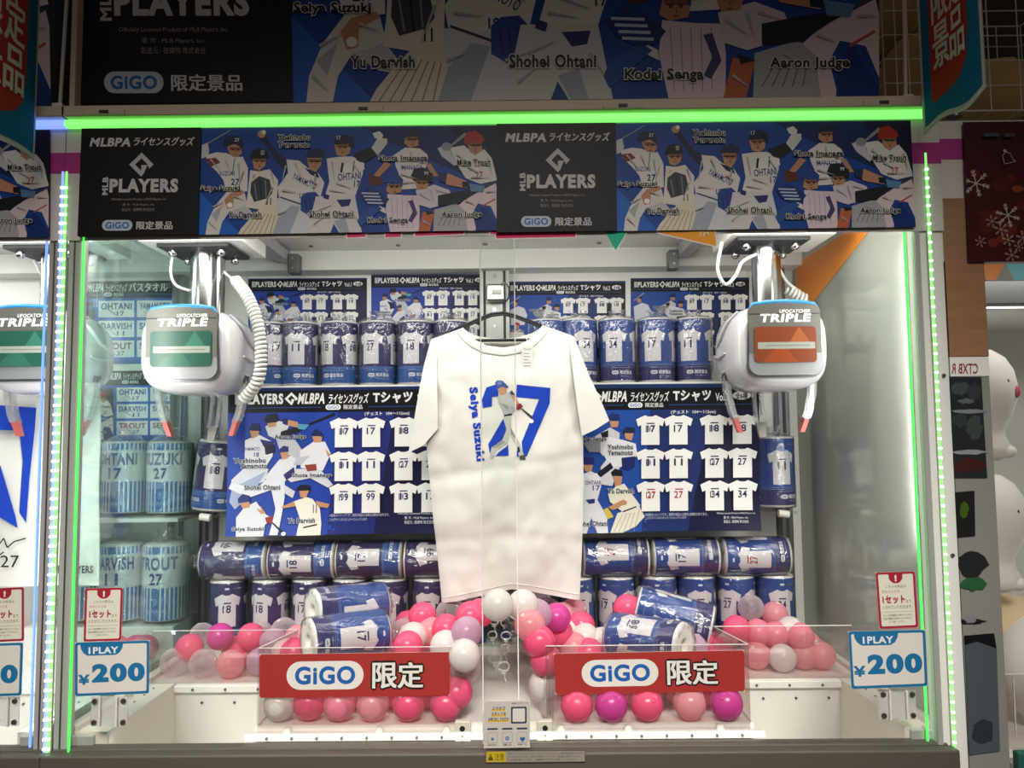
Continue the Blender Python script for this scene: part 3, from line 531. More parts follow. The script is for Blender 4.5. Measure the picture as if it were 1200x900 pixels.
def poster_one():
    a = Art(); P, L, O, T = a.p, a.l, a.o, a.t; x0, y0, x1, y1 = 36, 54, 1260, 840
    a.r(x0, y0, x1, y1, '#213f9c'); P([(620, y0), (x1, y0), (x1, y1), (560, y1)], '#1e2a70'); P([(930, y0), (x1, y0), (x1, y1), (800, y1)], '#151742'); a.r(x0, y0, x1, 70, '#16295c'); header_bar(a, x0, x1, 70, 188, 'Vol.1')
    T('(チェスト  104〜112cm)', 752, 190, 986, 212, '#e6e6e6', .03)
    # slugger
    L(450, 258, 596, 198, 9, '#17181f', 16); P([(290, 330), (390, 335), (432, 400), (470, 440), (400, 440), (310, 395)], '#b9bac0'); P([(232, 262), (300, 232), (362, 250), (332, 312), (302, 335), (250, 312)], '#c9cace'); P([(315, 290), (390, 268), (430, 280), (380, 305), (310, 320)], '#17181f'); P([(330, 222), (402, 240), (412, 272), (340, 256)], S_); P([(325, 220), (352, 226), (348, 258), (322, 248)], '#1d2a5c'); P([(402, 250), (462, 255), (440, 282), (405, 278)], '#4f9ab8'); P([(240, 235), (292, 235), (288, 262), (250, 268)], S_); P([(226, 226), (240, 198), (290, 192), (308, 232), (290, 240), (240, 245)], '#141a30')
    # thrower
    P([(60, 545), (130, 478), (252, 488), (235, 552), (150, 590), (60, 590)], '#c9ccd6'); P([(66, 580), (120, 560), (240, 500), (180, 610), (80, 700), (50, 660)], '#9aa4c0'); P([(128, 335), (200, 305), (282, 350), (272, 422), (235, 482), (128, 482)], '#dcdbe0'); P([(205, 330), (282, 345), (275, 380), (225, 370)], '#232c6c'); P([(228, 362), (280, 356), (284, 402), (236, 414)], '#1a1c30'); P([(152, 282), (202, 285), (196, 312), (165, 328)], S_); P([(146, 278), (165, 245), (200, 248), (210, 286), (160, 284)], '#1a2250'); T('YAMAMOTO', 126, 372, 206, 390, '#3a4684', .02); T('18', 176, 400, 202, 424, '#2a3680', .03)
    # dark haired pitcher
    P([(400, 490), (520, 492), (588, 578), (562, 592), (470, 540), (370, 560), (350, 545)], '#cdcbd4'); P([(415, 395), (488, 345), (546, 348), (576, 412), (535, 502), (420, 485)], '#dad8de'); P([(548, 385), (578, 420), (560, 428)], S_); P([(440, 470), (500, 465), (505, 500), (455, 505)], '#8a3a34'); P([(478, 318), (532, 315), (526, 350), (490, 352)], S_); P([(472, 308), (495, 278), (530, 298), (542, 325), (520, 318)], '#1a2250')
    # central batter
    P([(248, 540), (338, 555), (338, 640), (312, 835), (268, 835), (292, 700), (268, 600), (150, 640), (46, 590), (60, 560), (190, 590)], '#d6d6de'); P([(330, 570), (392, 610), (380, 645), (340, 620)], '#c4c5cf'); P([(236, 530), (308, 440), (372, 420), (402, 440), (392, 512), (332, 562), (248, 562)], '#d2d2da'); P([(330, 520), (385, 480), (392, 520), (345, 550)], '#2b2f66'); P([(470, 420), (400, 430), (380, 470), (420, 470)], '#b6b9c6'); P([(312, 402), (352, 400), (356, 432), (325, 442)], S_); P([(306, 386), (330, 366), (356, 372), (356, 398), (312, 402)], '#2b2f66')
    # dark cap pitcher
    P([(322, 690), (390, 660), (396, 688), (330, 698)], S_); P([(500, 660), (572, 680), (562, 700), (510, 692)], S_); P([(388, 662), (450, 640), (482, 650), (522, 702), (532, 782), (530, 840), (408, 840), (420, 752)], '#e3ddd0'); P([(414, 606), (466, 605), (450, 642), (420, 642)], S_); P([(396, 598), (420, 575), (470, 578), (474, 606), (404, 607)], '#15172a'); T('11', 486, 680, 506, 726, '#15172a', .03); L(440, 800, 510, 785, 8, '#2a2a30')
    # lower batter
    P([(90, 742), (130, 690), (192, 660), (232, 720), (282, 752), (242, 782), (240, 840), (95, 840)], '#cfd0d8'); P([(186, 690), (215, 684), (242, 722), (220, 728)], S_); L(270, 762, 340, 826, 6, '#17181f', 12); P([(240, 745), (282, 735), (278, 776), (250, 772)], '#8a2a2a'); O(342, 829, 12, 10, '#e6e4e0'); P([(106, 662), (156, 658), (160, 690), (122, 697)], S_); P([(95, 645), (120, 618), (160, 630), (158, 660), (100, 668)], '#23306c')
    K = dict(ol='#c9cbd4', bold=.04, olw=.09)
    for tx, x, y, w_ in (('Aaron Judge', 365, 320, 165), ('Yoshinobu', 155, 443, 165), ('Yamamoto', 175, 471, 140), ('Shota Imanaga', 480, 527, 205), ('Shohei Ohtani', 222, 586, 185), ('Yu Darvish', 430, 763, 138), ('Seiya Suzuki', 155, 804, 165)): T(tx, x - w_ / 2, y - 13, x + w_ / 2, y + 13, '#141418', **K)
    for j, (yy, nums) in enumerate(((220, ('17', '17', '18', '18')), (400, ('11', '11', '27', '27')), (570, ('99', '99', '13', '13')))):
        for i, xx in enumerate((645, 788, 958, 1100)): shirt(a, xx, yy, 148, 158, nums[i], '#262a66', front=i % 2 == 0)
    T('※画像はイメージです。実際の商品とは異なる場合があります。', 575, 730, 885, 746, '#c9cbd8', .01); T('このデザインがレギュラーに入っています', 575, 752, 770, 768, '#c9cbd8', .01)
    T('Officially Licensed Product of MLB Players, Inc.', 930, 728, 1230, 742, '#c9cbd8', .01); T('著 作 : MLB Players, Inc.', 965, 748, 1120, 766, '#dddde4', .02); T('製造元 : 植織物 株式会社', 965, 770, 1120, 788, '#dddde4', .02)
    return a.clip(x0, y0, x1, y1)
def poster_two():
    a = Art(); P, L, O, T = a.p, a.l, a.o, a.t; x0, y0, x1, y1 = -190, 40, 968, 822
    a.r(x0, y0, x1, y1, '#1d489a'); P([(420, y0), (x1, y0), (x1, y1), (360, y1)], '#172c62'); P([(760, y0), (x1, y0), (x1, y1), (600, y1)], '#0e1236'); a.r(x0, y0, x1, 62, '#14305c'); header_bar(a, x0, x1, 62, 178, 'Vol.2')
    T('(チェスト  104〜112cm)', 516, 182, 748, 204, '#e6e6e6', .03)
    # far left batters partly behind the shirt
    P([(-160, 330), (-80, 290), (-20, 310), (10, 380), (-20, 480), (-150, 480)], '#cfd0d8'); P([(-130, 250), (-90, 245), (-85, 285), (-120, 290)], S_); P([(-140, 240), (-115, 215), (-80, 225), (-80, 252)], N_); L(-160, 270, -60, 190, 7, '#9a9ca2', 10)
    P([(-170, 560), (-60, 520), (0, 600), (-20, 820), (-160, 820)], '#dad8d4'); P([(-120, 480), (-70, 480), (-75, 520), (-110, 525)], S_); P([(-130, 475), (-105, 450), (-65, 462), (-62, 485)], '#a5281f')
    P([(100, 330), (200, 270), (250, 300), (240, 400), (160, 420)], '#c6c7cc'); P([(60, 350), (150, 320), (150, 400), (90, 400)], '#8b8c92'); P([(196, 232), (246, 232), (240, 268), (205, 270)], S_); P([(186, 216), (210, 194), (250, 203), (250, 237), (194, 236)], '#1a2a66'); P([(150, 300), (190, 285), (190, 320), (160, 330)], '#15161a')
    P([(150, 480), (180, 440), (250, 480), (210, 580), (150, 570)], '#cfcfd6'); P([(195, 320), (268, 338), (332, 358), (342, 422), (252, 482), (180, 442), (158, 400)], '#dcdce0'); P([(258, 432), (330, 424), (326, 480), (290, 500), (262, 488)], '#1a2460'); P([(274, 300), (322, 303), (312, 342), (280, 332)], S_); P([(262, 294), (280, 268), (325, 272), (332, 300), (270, 302)], N_)
    P([(36, 650), (132, 650), (182, 740), (185, 822), (130, 822), (100, 742), (75, 822), (36, 822)], '#d6d6dc'); P([(36, 522), (100, 500), (152, 530), (152, 582), (132, 655), (36, 655)], '#dadae0'); P([(128, 512), (212, 448), (222, 480), (150, 534)], '#15172a'); P([(200, 452), (250, 428), (256, 460), (216, 484)], '#e0dfe2'); P([(80, 530), (130, 510), (150, 545), (100, 560)], '#e6e4e4'); P([(58, 466), (112, 465), (102, 502), (70, 502)], S_); P([(46, 452), (70, 424), (116, 430), (118, 468), (60, 466)], '#23286a'); T('17', 108, 575, 146, 602, '#3a4684', .03); T('OHTANI', 70, 550, 150, 572, '#3a4684', .02); P([(70, 650), (120, 645), (118, 668), (90, 672)], '#2a2f72')
    P([(236, 722), (350, 688), (378, 742), (330, 792), (262, 822), (196, 822)], '#ddd8c8')
    for i in range(5): L(215 + i * 26, 818, 262 + i * 22, 730 - i * 6, 2.5, '#8a8676')
    P([(188, 622), (230, 580), (272, 568), (354, 682), (342, 722), (270, 722), (198, 662)], '#e0dccc'); P([(188, 690), (268, 650), (296, 650), (280, 682), (210, 706)], S_); P([(164, 702), (185, 692), (216, 740), (184, 752)], '#c8b84a'); P([(214, 526), (262, 530), (256, 576), (225, 582)], S_); P([(202, 508), (225, 488), (262, 500), (266, 528), (210, 527)], '#15172a'); L(265, 715, 335, 690, 7, '#2a2a30')
    K = dict(ol='#c9cbd4', bold=.04, olw=.09)
    for tx, x, y, w_ in (('Kodai Senga', 105, 332, 150), ('Yoshinobu', 252, 374, 130), ('Yamamoto', 252, 404, 130), ('Yu Darvish', 255, 607, 135), ('Shohei Ohtani', 100, 773, 165), ('Mike Trout', -90, 540, 130)): T(tx, x - w_ / 2, y - 13, x + w_ / 2, y + 13, '#141418', **K)
    for j, (yy, nums) in enumerate(((207, ('17', '17', '18', '18')), (385, ('11', '11', '27', '27')), (556, ('27', '27', '34', '34')))):
        for i, xx in enumerate((408, 553, 737, 880)): shirt(a, xx, yy, 148, 158, nums[i], ('#a02c2c' if j == 2 and i < 2 else '#1c2048'), front=i % 2 == 0)
    T('※画像はイメージです。実際の商品とは異なる場合があります。', 378, 724, 700, 740, '#c9cbd8', .01); T('このデザインがレギュラーに入っています', 378, 742, 590, 756, '#c9cbd8', .01)
    T('Officially Licensed Product of MLB Players, Inc.', 745, 724, 940, 736, '#c9cbd8', .01); T('著 作 : MLB Players, Inc.', 780, 744, 905, 760, '#dddde4', .02); T('製造元 : 植織物 株式会社', 780, 764, 905, 780, '#dddde4', .02)
    return a.clip(x0, y0, x1, y1)
def poster_towel():
    a = Art(); a.r(0, 0, 400, 300, '#2a5fb8'); header_bar(a, 0, 400, 0, 62, '', 'バスタオル')
    for i, (n1, n2) in enumerate((('OHTANI', 'YAMAMOTO'), ('DARVISH', 'SUZUKI'), ('TROUT', 'SENGA'))):
        for j, n in enumerate((n1, n2)):
            x, y = 150 + j * 125, 72 + i * 72; a.r(x, y, x + 116, y + 60, '#dfe2e6'); a.t(n, x + 8, y + 8, x + 108, y + 32, ('#2a3c86', '#2a3c86', '#8a3040')[i], .04); a.t(('17', '18', '11', '27', '27', '34')[i * 2 + j], x + 60, y + 38, x + 84, y + 54, '#2a3c86', .03); a.l(x + 10, y + 14, x + 60, y + 54, 3, '#8d96a8')
    a.sub(BANNER, lambda x, y: (10 + (x - 300) * 1.1, 80 + (y - 150) * 1.5) if 0 else ((x - 500) * 1.4 + 20, (y - 150) * 1.7 + 76)).clip(0, 0, 400, 300); a.r(145, 66, 400, 292, '#2a5fb8')
    for i, (n1, n2) in enumerate((('OHTANI', 'YAMAMOTO'), ('DARVISH', 'SUZUKI'), ('TROUT', 'SENGA'))):
        for j, n in enumerate((n1, n2)):
            x, y = 150 + j * 125, 72 + i * 72; a.r(x, y, x + 116, y + 60, '#dfe2e6'); a.t(n, x + 8, y + 8, x + 108, y + 32, ('#2a3c86', '#2a3c86', '#8a3040')[i], .04); a.t(('17', '18', '11', '27', '27', '34')[i * 2 + j], x + 60, y + 38, x + 84, y + 54, '#2a3c86', .03); a.l(x + 10, y + 14, x + 60, y + 54, 3, '#8d96a8')
    return a.clip(0, 0, 400, 300)
POSTER1, POSTER2, POSTERT = poster_one(), poster_two(), poster_towel()
B1, B2 = (36, 54, 1260, 840), (-190, 40, 968, 822)
# ------------------------------------------------------------------ banners, posters, cards
BB = (93, 150, 583, 278)
def board(name, art, corners, box, label, cat, group=None, m='print', thick=.003, back='dark'):
    return tag(sheet(name, art, corners, box, m, thick, back), label, cat, group)
G1 = 'player banners across the machine headers'
board('banner', BANNER, px_quad(0, 0, 0, 0, -.012, [(97, 151.5), (583, 147), (583, 270), (92, 277.5)]), BB, 'small black and blue player banner on the header, above the claw with the green window', 'banner', G1)
board('banner', BANNER, px_quad(0, 0, 0, 0, -.012, [(582, 146), (1067, 141), (1073, 266), (582, 273)]), BB, 'small black and blue player banner on the header, above the claw with the orange window', 'banner', G1)
board('banner', BANNER, px_quad(0, 0, 0, 0, -.012, [(-428, 155), (58, 152), (57, 278), (-433, 281)]), BB, 'small player banner cut off at the left photo edge, on the neighbouring machine', 'banner', G1)
board('banner', BANNER, px_quad(0, 0, 0, 0, .05, [(62, -130), (1030, -140), (1030, 113), (68, 123)]), BB, 'huge dim player banner above the green light bar', 'banner', G1, 'print')
board('banner', BANNER, px_quad(0, 0, 0, 0, .05, [(-908, -126), (55, -128), (60, 128), (-908, 132)]), BB, 'strip of a huge dim banner seen behind the left hanging flag', 'banner', G1)
# posters on the back wall
G2 = 'shirt posters on the back wall'
for x0, y0, x1, y1, a, b, lab in ((291, 326.5, 430, 416, POSTER1, B1, 'small shirt poster on the back wall, first from the coiled white cord'), (435, 322, 572, 411, POSTER1, B1, 'small shirt poster on the back wall, just left of the centre column'),
                          (594, 330, 733, 421, POSTER2, B2, 'small shirt poster on the back wall, just right of the centre column'), (739, 326, 878, 417, POSTER2, B2, 'small shirt poster on the back wall, beside the claw with orange window')):
    board('poster', a, px_quad(x0, y0, x1, y1, .7815, [(x0, y0), (x1, y0 - .8), (x1, y1 - .8), (x0, y1)]), b, lab, 'poster', G2, thick=.001, back='white')
def hung_poster(art, c, box, label):                                   # large poster with a gently curling lower edge
    f0 = quad_map(c, box, .00006); x0, y0, x1, y1 = box
    def bend(u, v): return -.016 * max(0, v - .75) ** 2 * 16 * (.6 + .4 * sin(u * 7)) - .003 * sin(u * 9) * v - (.02 * max(0, u - .86) ** 2 * 30 if box is B2 else .01 * max(0, .15 - u) * 3)
    def fn(x, y, L): p = Vector(f0(x, y, L)); p.y += bend((x - x0) / (x1 - x0), (y - y0) / (y1 - y0)); return p
    mb = MB(); n, k = 24, 16
    vs = [fn(x0 + (x1 - x0) * i / n, y0 + (y1 - y0) * j / k, -1) + Vector((0, .003, 0)) for j in range(k + 1) for i in range(n + 1)]; vs2 = [p + Vector((0, .0012, 0)) for p in vs]
    fs = [(j * (n + 1) + i, j * (n + 1) + i + 1, (j + 1) * (n + 1) + i + 1, (j + 1) * (n + 1) + i) for j in range(k) for i in range(n)]
    mb.add(vs, fs, 'white', None, True); mb.add(vs2, fs, 'white', None, True); stamp(mb, art, fn, 'print', ((x1 - x0) / 44, (y1 - y0) / 22), True)
    return tag(mb.build('poster'), label, 'poster', 'large shirt posters on the display boxes')
PY = .56
hung_poster(POSTER1, px_quad(0, 0, 0, 0, PY, [(268, 455), (541, 452), (541, 624), (266, 628)]), B1, 'large shirt poster on the display box left of the white shirt')
hung_poster(POSTER2, px_quad(0, 0, 0, 0, PY, [(627, 451), (888, 449), (889, 621), (627, 625)]), B2, 'large shirt poster on the display box right of the white shirt')
# neighbour's bath towel posters seen through the side window
board('poster', POSTERT, px_quad(0, 0, 0, 0, .78, [(62, 330), (206, 329), (206, 426), (62, 427)]), (0, 0, 400, 300), 'upper bath towel poster seen through the left side window', 'poster', 'bath towel posters seen through the side window', back='white')
board('poster', POSTERT, px_quad(0, 0, 0, 0, .76, [(90, 435), (216, 434), (216, 516), (90, 517)]), (0, 0, 400, 300), 'lower bath towel poster seen through the left side window', 'poster', 'bath towel posters seen through the side window', back='white')
# red shop signs on the tray fronts
def red_sign():
    a = Art(); a.r(0, 0, 225, 52, '#a8332f', 3); logo(a, 77.5, 26, 91, 34, '#eae5e0', '#1d5fb0')
    a.t('限', 134, 12, 162, 42, '#eae7e2', .05, ol='#1b1513', olw=.14); a.t('定', 164, 12, 193, 42, '#eae7e2', .05, ol='#1b1513', olw=.14); return a
RS = red_sign()
for c, lab in (([(304, 767), (528, 764), (527, 815), (304, 818)], 'red shop sign on the clear tray below the green window claw'), ([(649, 766), (872, 762), (873, 810), (651, 814)], 'red shop sign on the clear tray below the orange window claw')):
    board('sign', RS, px_quad(0, 0, 0, 0, .052, c), (0, 0, 225, 52), lab, 'sign', 'red shop signs on the trays', 'print_matte', .0015, 'white')
def price_card():
    a = Art(); a.r(0, 0, 88, 63, '#1a6c9c', 2.5); a.r(3, 3, 85, 60, '#d8d6cd', 2); a.p([(6, 2.5), (57, 2.5), (56, 8), (53, 13), (48, 16), (15, 16), (10, 13), (7, 8)], '#1a6c9c')
    a.t('1PLAY', 16, 6, 51, 14, '#dfe4e4', .05); a.t('200', 20, 26, 83, 48, '#1a6c9c', .085); a.t('¥', 4, 38, 17, 50, '#1a6c9c', .06); return a
def notice_card():
    a = Art(); a.r(0, 0, 44, 62, '#a01f33', 2); a.r(2.5, 2.5, 41.5, 59.5, '#dcdccb', 1.5); a.p([(14, 2), (30, 2), (29.5, 8), (27, 11), (24, 12.5), (20, 12.5), (17, 11), (14.5, 8)], '#a01f33'); a.t('!', 20.8, 3.5, 23.2, 10.5, '#e8e3da', .08)
    a.t('こちらの景品は', 10, 14.5, 33, 17.5, '#2a2a2a', .03); a.t('おひとりさま', 5.5, 20, 25, 23, '#a01f33', .03); a.t('1セット', 5.5, 26, 31, 35, '#a01f33', .07); a.t('まで', 32, 31, 38, 34.5, '#2a2a2a', .03); a.t('とさせていただきます。', 5, 37, 39, 40.5, '#2a2a2a', .03)
    a.l(4, 44, 40, 44, .4, '#8a8a80')
    for i, tx in enumerate(('※お一人様の獲得数には限りがございます。', '景品の種類はお選びいただけません。', 'ご了承ください。')): a.t(tx, 5 + (6 if i == 2 else 0), 46.5 + i * 3.6, 38 - (8 if i == 2 else 0), 48.8 + i * 3.6, '#3a3a3a', .02)
    return a
PC, NC = price_card(), notice_card()
for c, lab in (([(88, 753), (175, 750.5), (174.5, 812.5), (88, 816)], 'blue price card beside the green edge, under the left notice'), ([(994, 740), (1084, 738), (1087, 804), (998, 807.5)], 'blue price card under the right notice'), ([(-62, 756), (27, 753), (25, 815), (-62, 818)], 'blue price card cut off at the left photo edge')):
    board('price_card', PC, px_quad(0, 0, 0, 0, -.0085, c), (0, 0, 88, 63), lab, 'price card', 'blue price cards on the glass', 'print_matte', .0012, 'white')
for c, lab in (([(100, 689.5), (144, 688.5), (142, 750.5), (98, 752)], 'red bordered notice card on the left glass above its price card'), ([(1026, 671), (1072, 669.5), (1076, 735), (1031, 737)], 'red bordered notice card on the right glass above its price card'), ([(-17, 690), (28, 688), (28, 751), (-18, 753)], 'red bordered notice card cut off at the left photo edge')):
    board('notice_card', NC, px_quad(0, 0, 0, 0, -.0105, c), (0, 0, 44, 62), lab, 'notice', 'red bordered notices on the glass', 'print_matte', .0012, 'white')
def staff_card():
    a = Art(); a.r(0, 0, 56, 56, '#b9b4ab', 3)
    for i, tx in enumerate(('スマホで', 'スタッフを', 'お呼び出しできます!')): w_ = (16, 18, 25)[i]; a.r(5.5 + (25 - w_) / 2, 6.5 + i * 6.4 + 3, 5.5 + (25 + w_) / 2, 12 + i * 6.4, '#c9a83a'); a.t(tx, 5.5 + (25 - w_) / 2, 6.5 + i * 6.4, 5.5 + (25 + w_) / 2, 11 + i * 6.4, '#2b2722', .04)
    a.t('簡単 3ステップ', 34, 2, 54, 4, '#3a3632', .02); a.r(33, 7, 52, 27, '#28394e', 1.5); a.r(35, 9, 50, 25, '#c9c5bd', 1)
    for i in range(3):
        x = 4 + i * 18; a.r(x, 32, x + 13, 34, '#28394e', .9); a.r(x, 37, x + 13, 50, '#8f8d8a', 2); a.r(x + .6, 37.6, x + 12.4, 49.4, '#b6b2aa', 1.6)
        a.t('読み取り 選ぶ 待つ'.split()[i], x + 1, 51, x + 12, 53, '#3a3632', .01)
    a.r(9, 43.5, 12, 46.5, '#2f5f96'); a.o(28.5, 44.5, 2.4, 2.4, '#2f5f96'); a.o(28.5, 44.5, 1, 1, '#b6b2aa'); a.p([(44, 46), (47, 49), (50, 46), (50, 44), (48.6, 43), (47, 44), (45.4, 43), (44, 44)], '#1f5a9a'); return a
board('staff_call_card', staff_card(), px_quad(0, 0, 0, 0, -.034, [(567, 822), (621, 821), (621, 876), (567, 877)]), (0, 0, 56, 56), 'small grey instruction card standing on the rail at the centre', 'sign', None, 'print_matte', .0015, 'white')
def caution():
    a = Art(); a.r(0, 0, 118, 14, '#55504a'); a.r(.8, .8, 117.2, 13.2, '#8a857b'); a.r(1, 1, 24, 13, '#b09a1c'); a.p([(3, 11), (6, 3), (9, 11)], '#2a2410'); a.t('!', 5.6, 5.5, 6.4, 10, '#b09a1c', .05); a.t('注意', 11, 3, 22, 11, '#2a2410', .03)
    for i, tx in enumerate(('本機のガラスやアクリルをたたいたり、ゆすったりしないでください。故障や事故の原因になります。', 'けがをするおそれがありますので、取出口に手や頭を入れないでください。景品は遊んだ後に取ってください。', 'お子様が遊ぶときは、保護者の方が付き添ってください。')): a.t(tx, 26, 2.2 + i * 3.6, 115 - i * 3, 4.8 + i * 3.6, '#3b3732', .01)
    return a
board('caution_label', caution(), px_quad(0, 0, 0, 0, -.0335, [(569, 880), (686, 879), (686, 893), (569, 894)]), (0, 0, 118, 14), 'narrow caution label with a yellow end on the grey rail', 'label', None, 'print_matte', .0008, 'dark')
# shaped stickers on the glass under the banners
def sticker(pts, col, label, tm=None, y=-.0075):
    a = Art(); cx = sum(p[0] for p in pts) / len(pts); cy = sum(p[1] for p in pts) / len(pts); a.p(pts, '#e8e4e0')
    a.p([(x + (1.6 if x < cx else -1.6), yy + (1.2 if yy < cy else -1.6)) for x, yy in pts], col)
    if tm: a.t('TM', *tm, '#f0dcb8', .02)
    xs = [p[0] for p in pts]; ys = [p[1] for p in pts]; mb = MB(); q = [at(x, yy, y + .0006) for x, yy in pts]; q2 = [at(x, yy, y + .0012) for x, yy in pts]; n = len(q)
    mb.add(q + q2, [tuple(range(n)), tuple(range(2 * n - 1, n - 1, -1))] + [(i, i + n, (i + 1) % n + n, (i + 1) % n) for i in range(n)], 'white')
    stamp(mb, a, lambda x, yy, L: at(x, yy, y - .00008 * L), 'print_matte'); return tag(mb.build('window_patch'), label, 'sticker', 'stickers on the glass under the banners')
for p, lab in (([(406, 268), (431, 268), (430, 279), (405, 280)], 'shortest of the pink strip stickers under the banner'), ([(450, 268), (472, 268), (471, 279), (450, 279.5)], 'pink strip sticker under the banner, second from the gantry bracket'), ([(484, 266), (545, 265), (545, 276), (485, 278)], 'long pink strip sticker left of the banner joint'), ([(573, 265), (676, 264), (676, 279), (580, 281), (579, 276), (573, 276)], 'longest pink strip sticker, under the banner joint')): sticker(p, '#e0326e', lab)
sticker([(706, 268), (738, 267), (723, 295)], '#25b98c', 'teal triangle sticker pointing down under the banner'); sticker([(762, 262), (838, 262), (841, 290), (770, 274)], '#f0a234', 'orange wedge sticker beside the orange window claw', (818, 271, 830, 277))
mb = MB(); q = XR - .0175                                                # reflection of the orange sticker, painted on the side window
pts = [(.76, 2.05), (.14, 2.05), (.76, 1.86)]; mb.prism([(p[0], p[1]) for p in pts], 0, .001, 'orange_reflection' if 'orange_reflection' in MATS else 'win_orange', Matrix(((0, 1, 0, q), (1, 0, 0, 0), (0, 0, 1, 0), (0, 0, 0, 1))))
tag(mb.build('window_patch'), 'large orange pennant sticker on the side window behind the orange window claw', 'sticker', 'stickers on the glass under the banners')  # painted reflection of the orange sticker, not a separate sticker
# ------------------------------------------------------------------ display boxes and towel rolls
RR, RH = .0555, .186
SHELF = pz(450, PY + .03)
for a, b, lab in ((262, 541, 'white display box behind the large poster, under the purple towel rolls'), (627, 886, 'white display box behind the large poster, under the blue towel rolls')):
    mb = MB(); X0, X1 = pxx(a + 4, PY), pxx(b - 3, PY); z0 = pz(622, PY); mb.box(X0, PY + .006, SHELF - .012, X1, .783, SHELF, 'white', .002); mb.box(X0, PY + .02, z0, X1, PY + .03, SHELF - .012, 'white'); mb.box(X0, PY + .02, z0, X0 + .008, .783, SHELF - .012, 'white'); mb.box(X1 - .008, PY + .02, z0, X1, .783, SHELF - .012, 'white')
    tag(mb.build('display_box'), lab, 'display box')
RK = {}
def roll_label(kind, num, fig2='S'):
    a = Art(); Cc = 2 * pi * RR; body, band = (('#2b2757', '#1f4f92') if kind == 'purple' else ('#1d428a', '#2a2760'))
    a.r(-Cc / 2, 0, Cc / 2, RH, body); b0 = RH * .74; a.r(-Cc / 2, b0, Cc / 2, RH, band); a.l(-Cc / 2, b0, Cc / 2, b0, .0012, '#5a86d0'); a.l(-Cc / 2, b0 + .004, Cc / 2, b0 + .004, .0006, '#8fb0e4')
    col = '#a02c2c' if num == 'r27' else '#1d2050'; num = num.replace('r', '')
    for i, u in enumerate((-Cc / 4 - .042, 0, Cc / 4 + .002, Cc / 2 - .03)):
        if i == 3: continue
        shirt(a, u - .0 + (0, 0, .0)[i], RH * .17, .078, RH * .52, num, col, front=(i != 1), body='#d8d3d5')
    for u in (-.115, 0, .095): a.r(u - .006, RH * .075, u + .006, RH * .105, '#d5d6e2'); a.t('ライセンスグッズ', u + .018, RH * .08, u + .05, RH * .1, '#b9bdd6', .01)
    for u in (-.10, .02, .13):
        a.r(u - .026, b0 + .019, u - .006, b0 + .030, '#e8e8ea', .005); a.t('GiGO', u - .0235, b0 + .0215, u - .0085, b0 + .0275, band, .05); a.t('限定景品', u - .002, b0 + .019, u + .036, b0 + .030, '#e4e4ea', .05)
        a.t('Officially Licensed Product', u - .03, b0 + .009, u + .04, b0 + .0115, '#b9c4e0', .01); a.t('MLB Players, Inc.', u + .0, b0 + .035, u + .04, b0 + .0375, '#b9c4e0', .01)
    a.t('MLB PLAYERS', .04, RH * .4, .10, RH * .45, '#d5d6e2', .03, rot=-90); a.clip(-Cc / 2, 0, Cc / 2, RH); return a
def roll_parts(kind, num):
    k = (kind, num)
    if k in RK: return RK[k]
    n = 40; sl = MB(); sl.lathe([(RR - .0006, .002), (RR - .0003, RH - .002)], 'white', n=n); stamp(sl, roll_label(kind, num), lambda x, y, L: (sin(x / RR) * (RR + .00003 * L), -cos(x / RR) * (RR + .00003 * L), RH - .001 - y * .98), 'print', .008, True)
    if 'tw' not in RK:
        t = MB(); t.lathe([(.012, .012), (.014, -.001), (.02, -.003), (RR * .7, -.004), (RR - .004, -.003), (RR - .0008, .002), (RR - .001, RH * .5), (RR - .0012, RH), (RR * .9, RH + .004), (.02, RH + .005), (.014, RH + .003), (.012, RH - .01)], 'terry', n=n)
        t.lathe([(.012, .012), (.0, .012)], 'core', n=n); t.lathe([(.012, RH - .01), (.0, RH - .01)], 'core', n=n); RK['tw'] = t
        for q in range(3):
            rnd = random.Random(q + 4); ph = [rnd.random() * 6 for _ in range(6)]; b = MB(); N = 48; rings = []
            prof = [(.7, -.006), (.97, -.0055), (1.02, 0), (1.03, .03), (1.03, .09), (1.03, .15), (1.03, RH - .01), (1.0, RH + .004), (.8, RH + .010), (.45, RH + .014), (.22, RH + .016), (.2, RH + .024), (.34, RH + .034)]
            for i, (r, z) in enumerate(prof):
                ring = []
                for j in range(N):
                    th = 2 * pi * j / N; amp = .012 if 1 < i < 8 else .05 if i < 10 else .15
                    f = r + amp * (sin(th * 7 + ph[0] + z * 30) * .5 + sin(th * 13 + ph[1] - z * 60) * .35 + sin(th * 4 + ph[2] + z * 90) * .5) * (1 if r > .15 else 0) + (amp * .6)
                    f = max(f, 1.018 if 1 < i < 8 else .1); ring.append(Vector((RR * f * cos(th), RR * f * sin(th), z + (.004 * sin(th * 3 + ph[3]) if i > 7 else 0))))
                rings.append(ring)
            b.rings(rings, 'bag', cap0=False, cap1=False); RK['bag%d' % q] = b
    RK[k] = sl; return sl
PROTO = {}
def towel_roll(label, kind, num, loc, rot=None, spin=0, group=None, s=1.0):
    k = (kind, num); q = (len(PROTO) + int(abs(spin))) % 3
    if k not in PROTO:
        t = thing('towel_roll', None, None, (0, 0, 0)); roll_parts(kind, num).build('printed_sleeve', t, True); RK['tw'].build('towel', t, True); RK['bag%d' % q].build('plastic_bag', t, True, label='clear crinkled plastic bag'); PROTO[k] = t; o = t
    else: o = copy_tree(PROTO[k])
    o.location = loc; m = (rot or Matrix.Identity(3)) @ Matrix.Rotation(R_(spin), 3, 'Z'); o.rotation_euler = m.to_euler(); o.scale = (s, s, s)
    tag(o, label, 'towel roll', group); return o
def at_floor(px, py, Y, z): p = at(px, py, Y); return Vector((p.x, Y, z))
UY = PY + .075
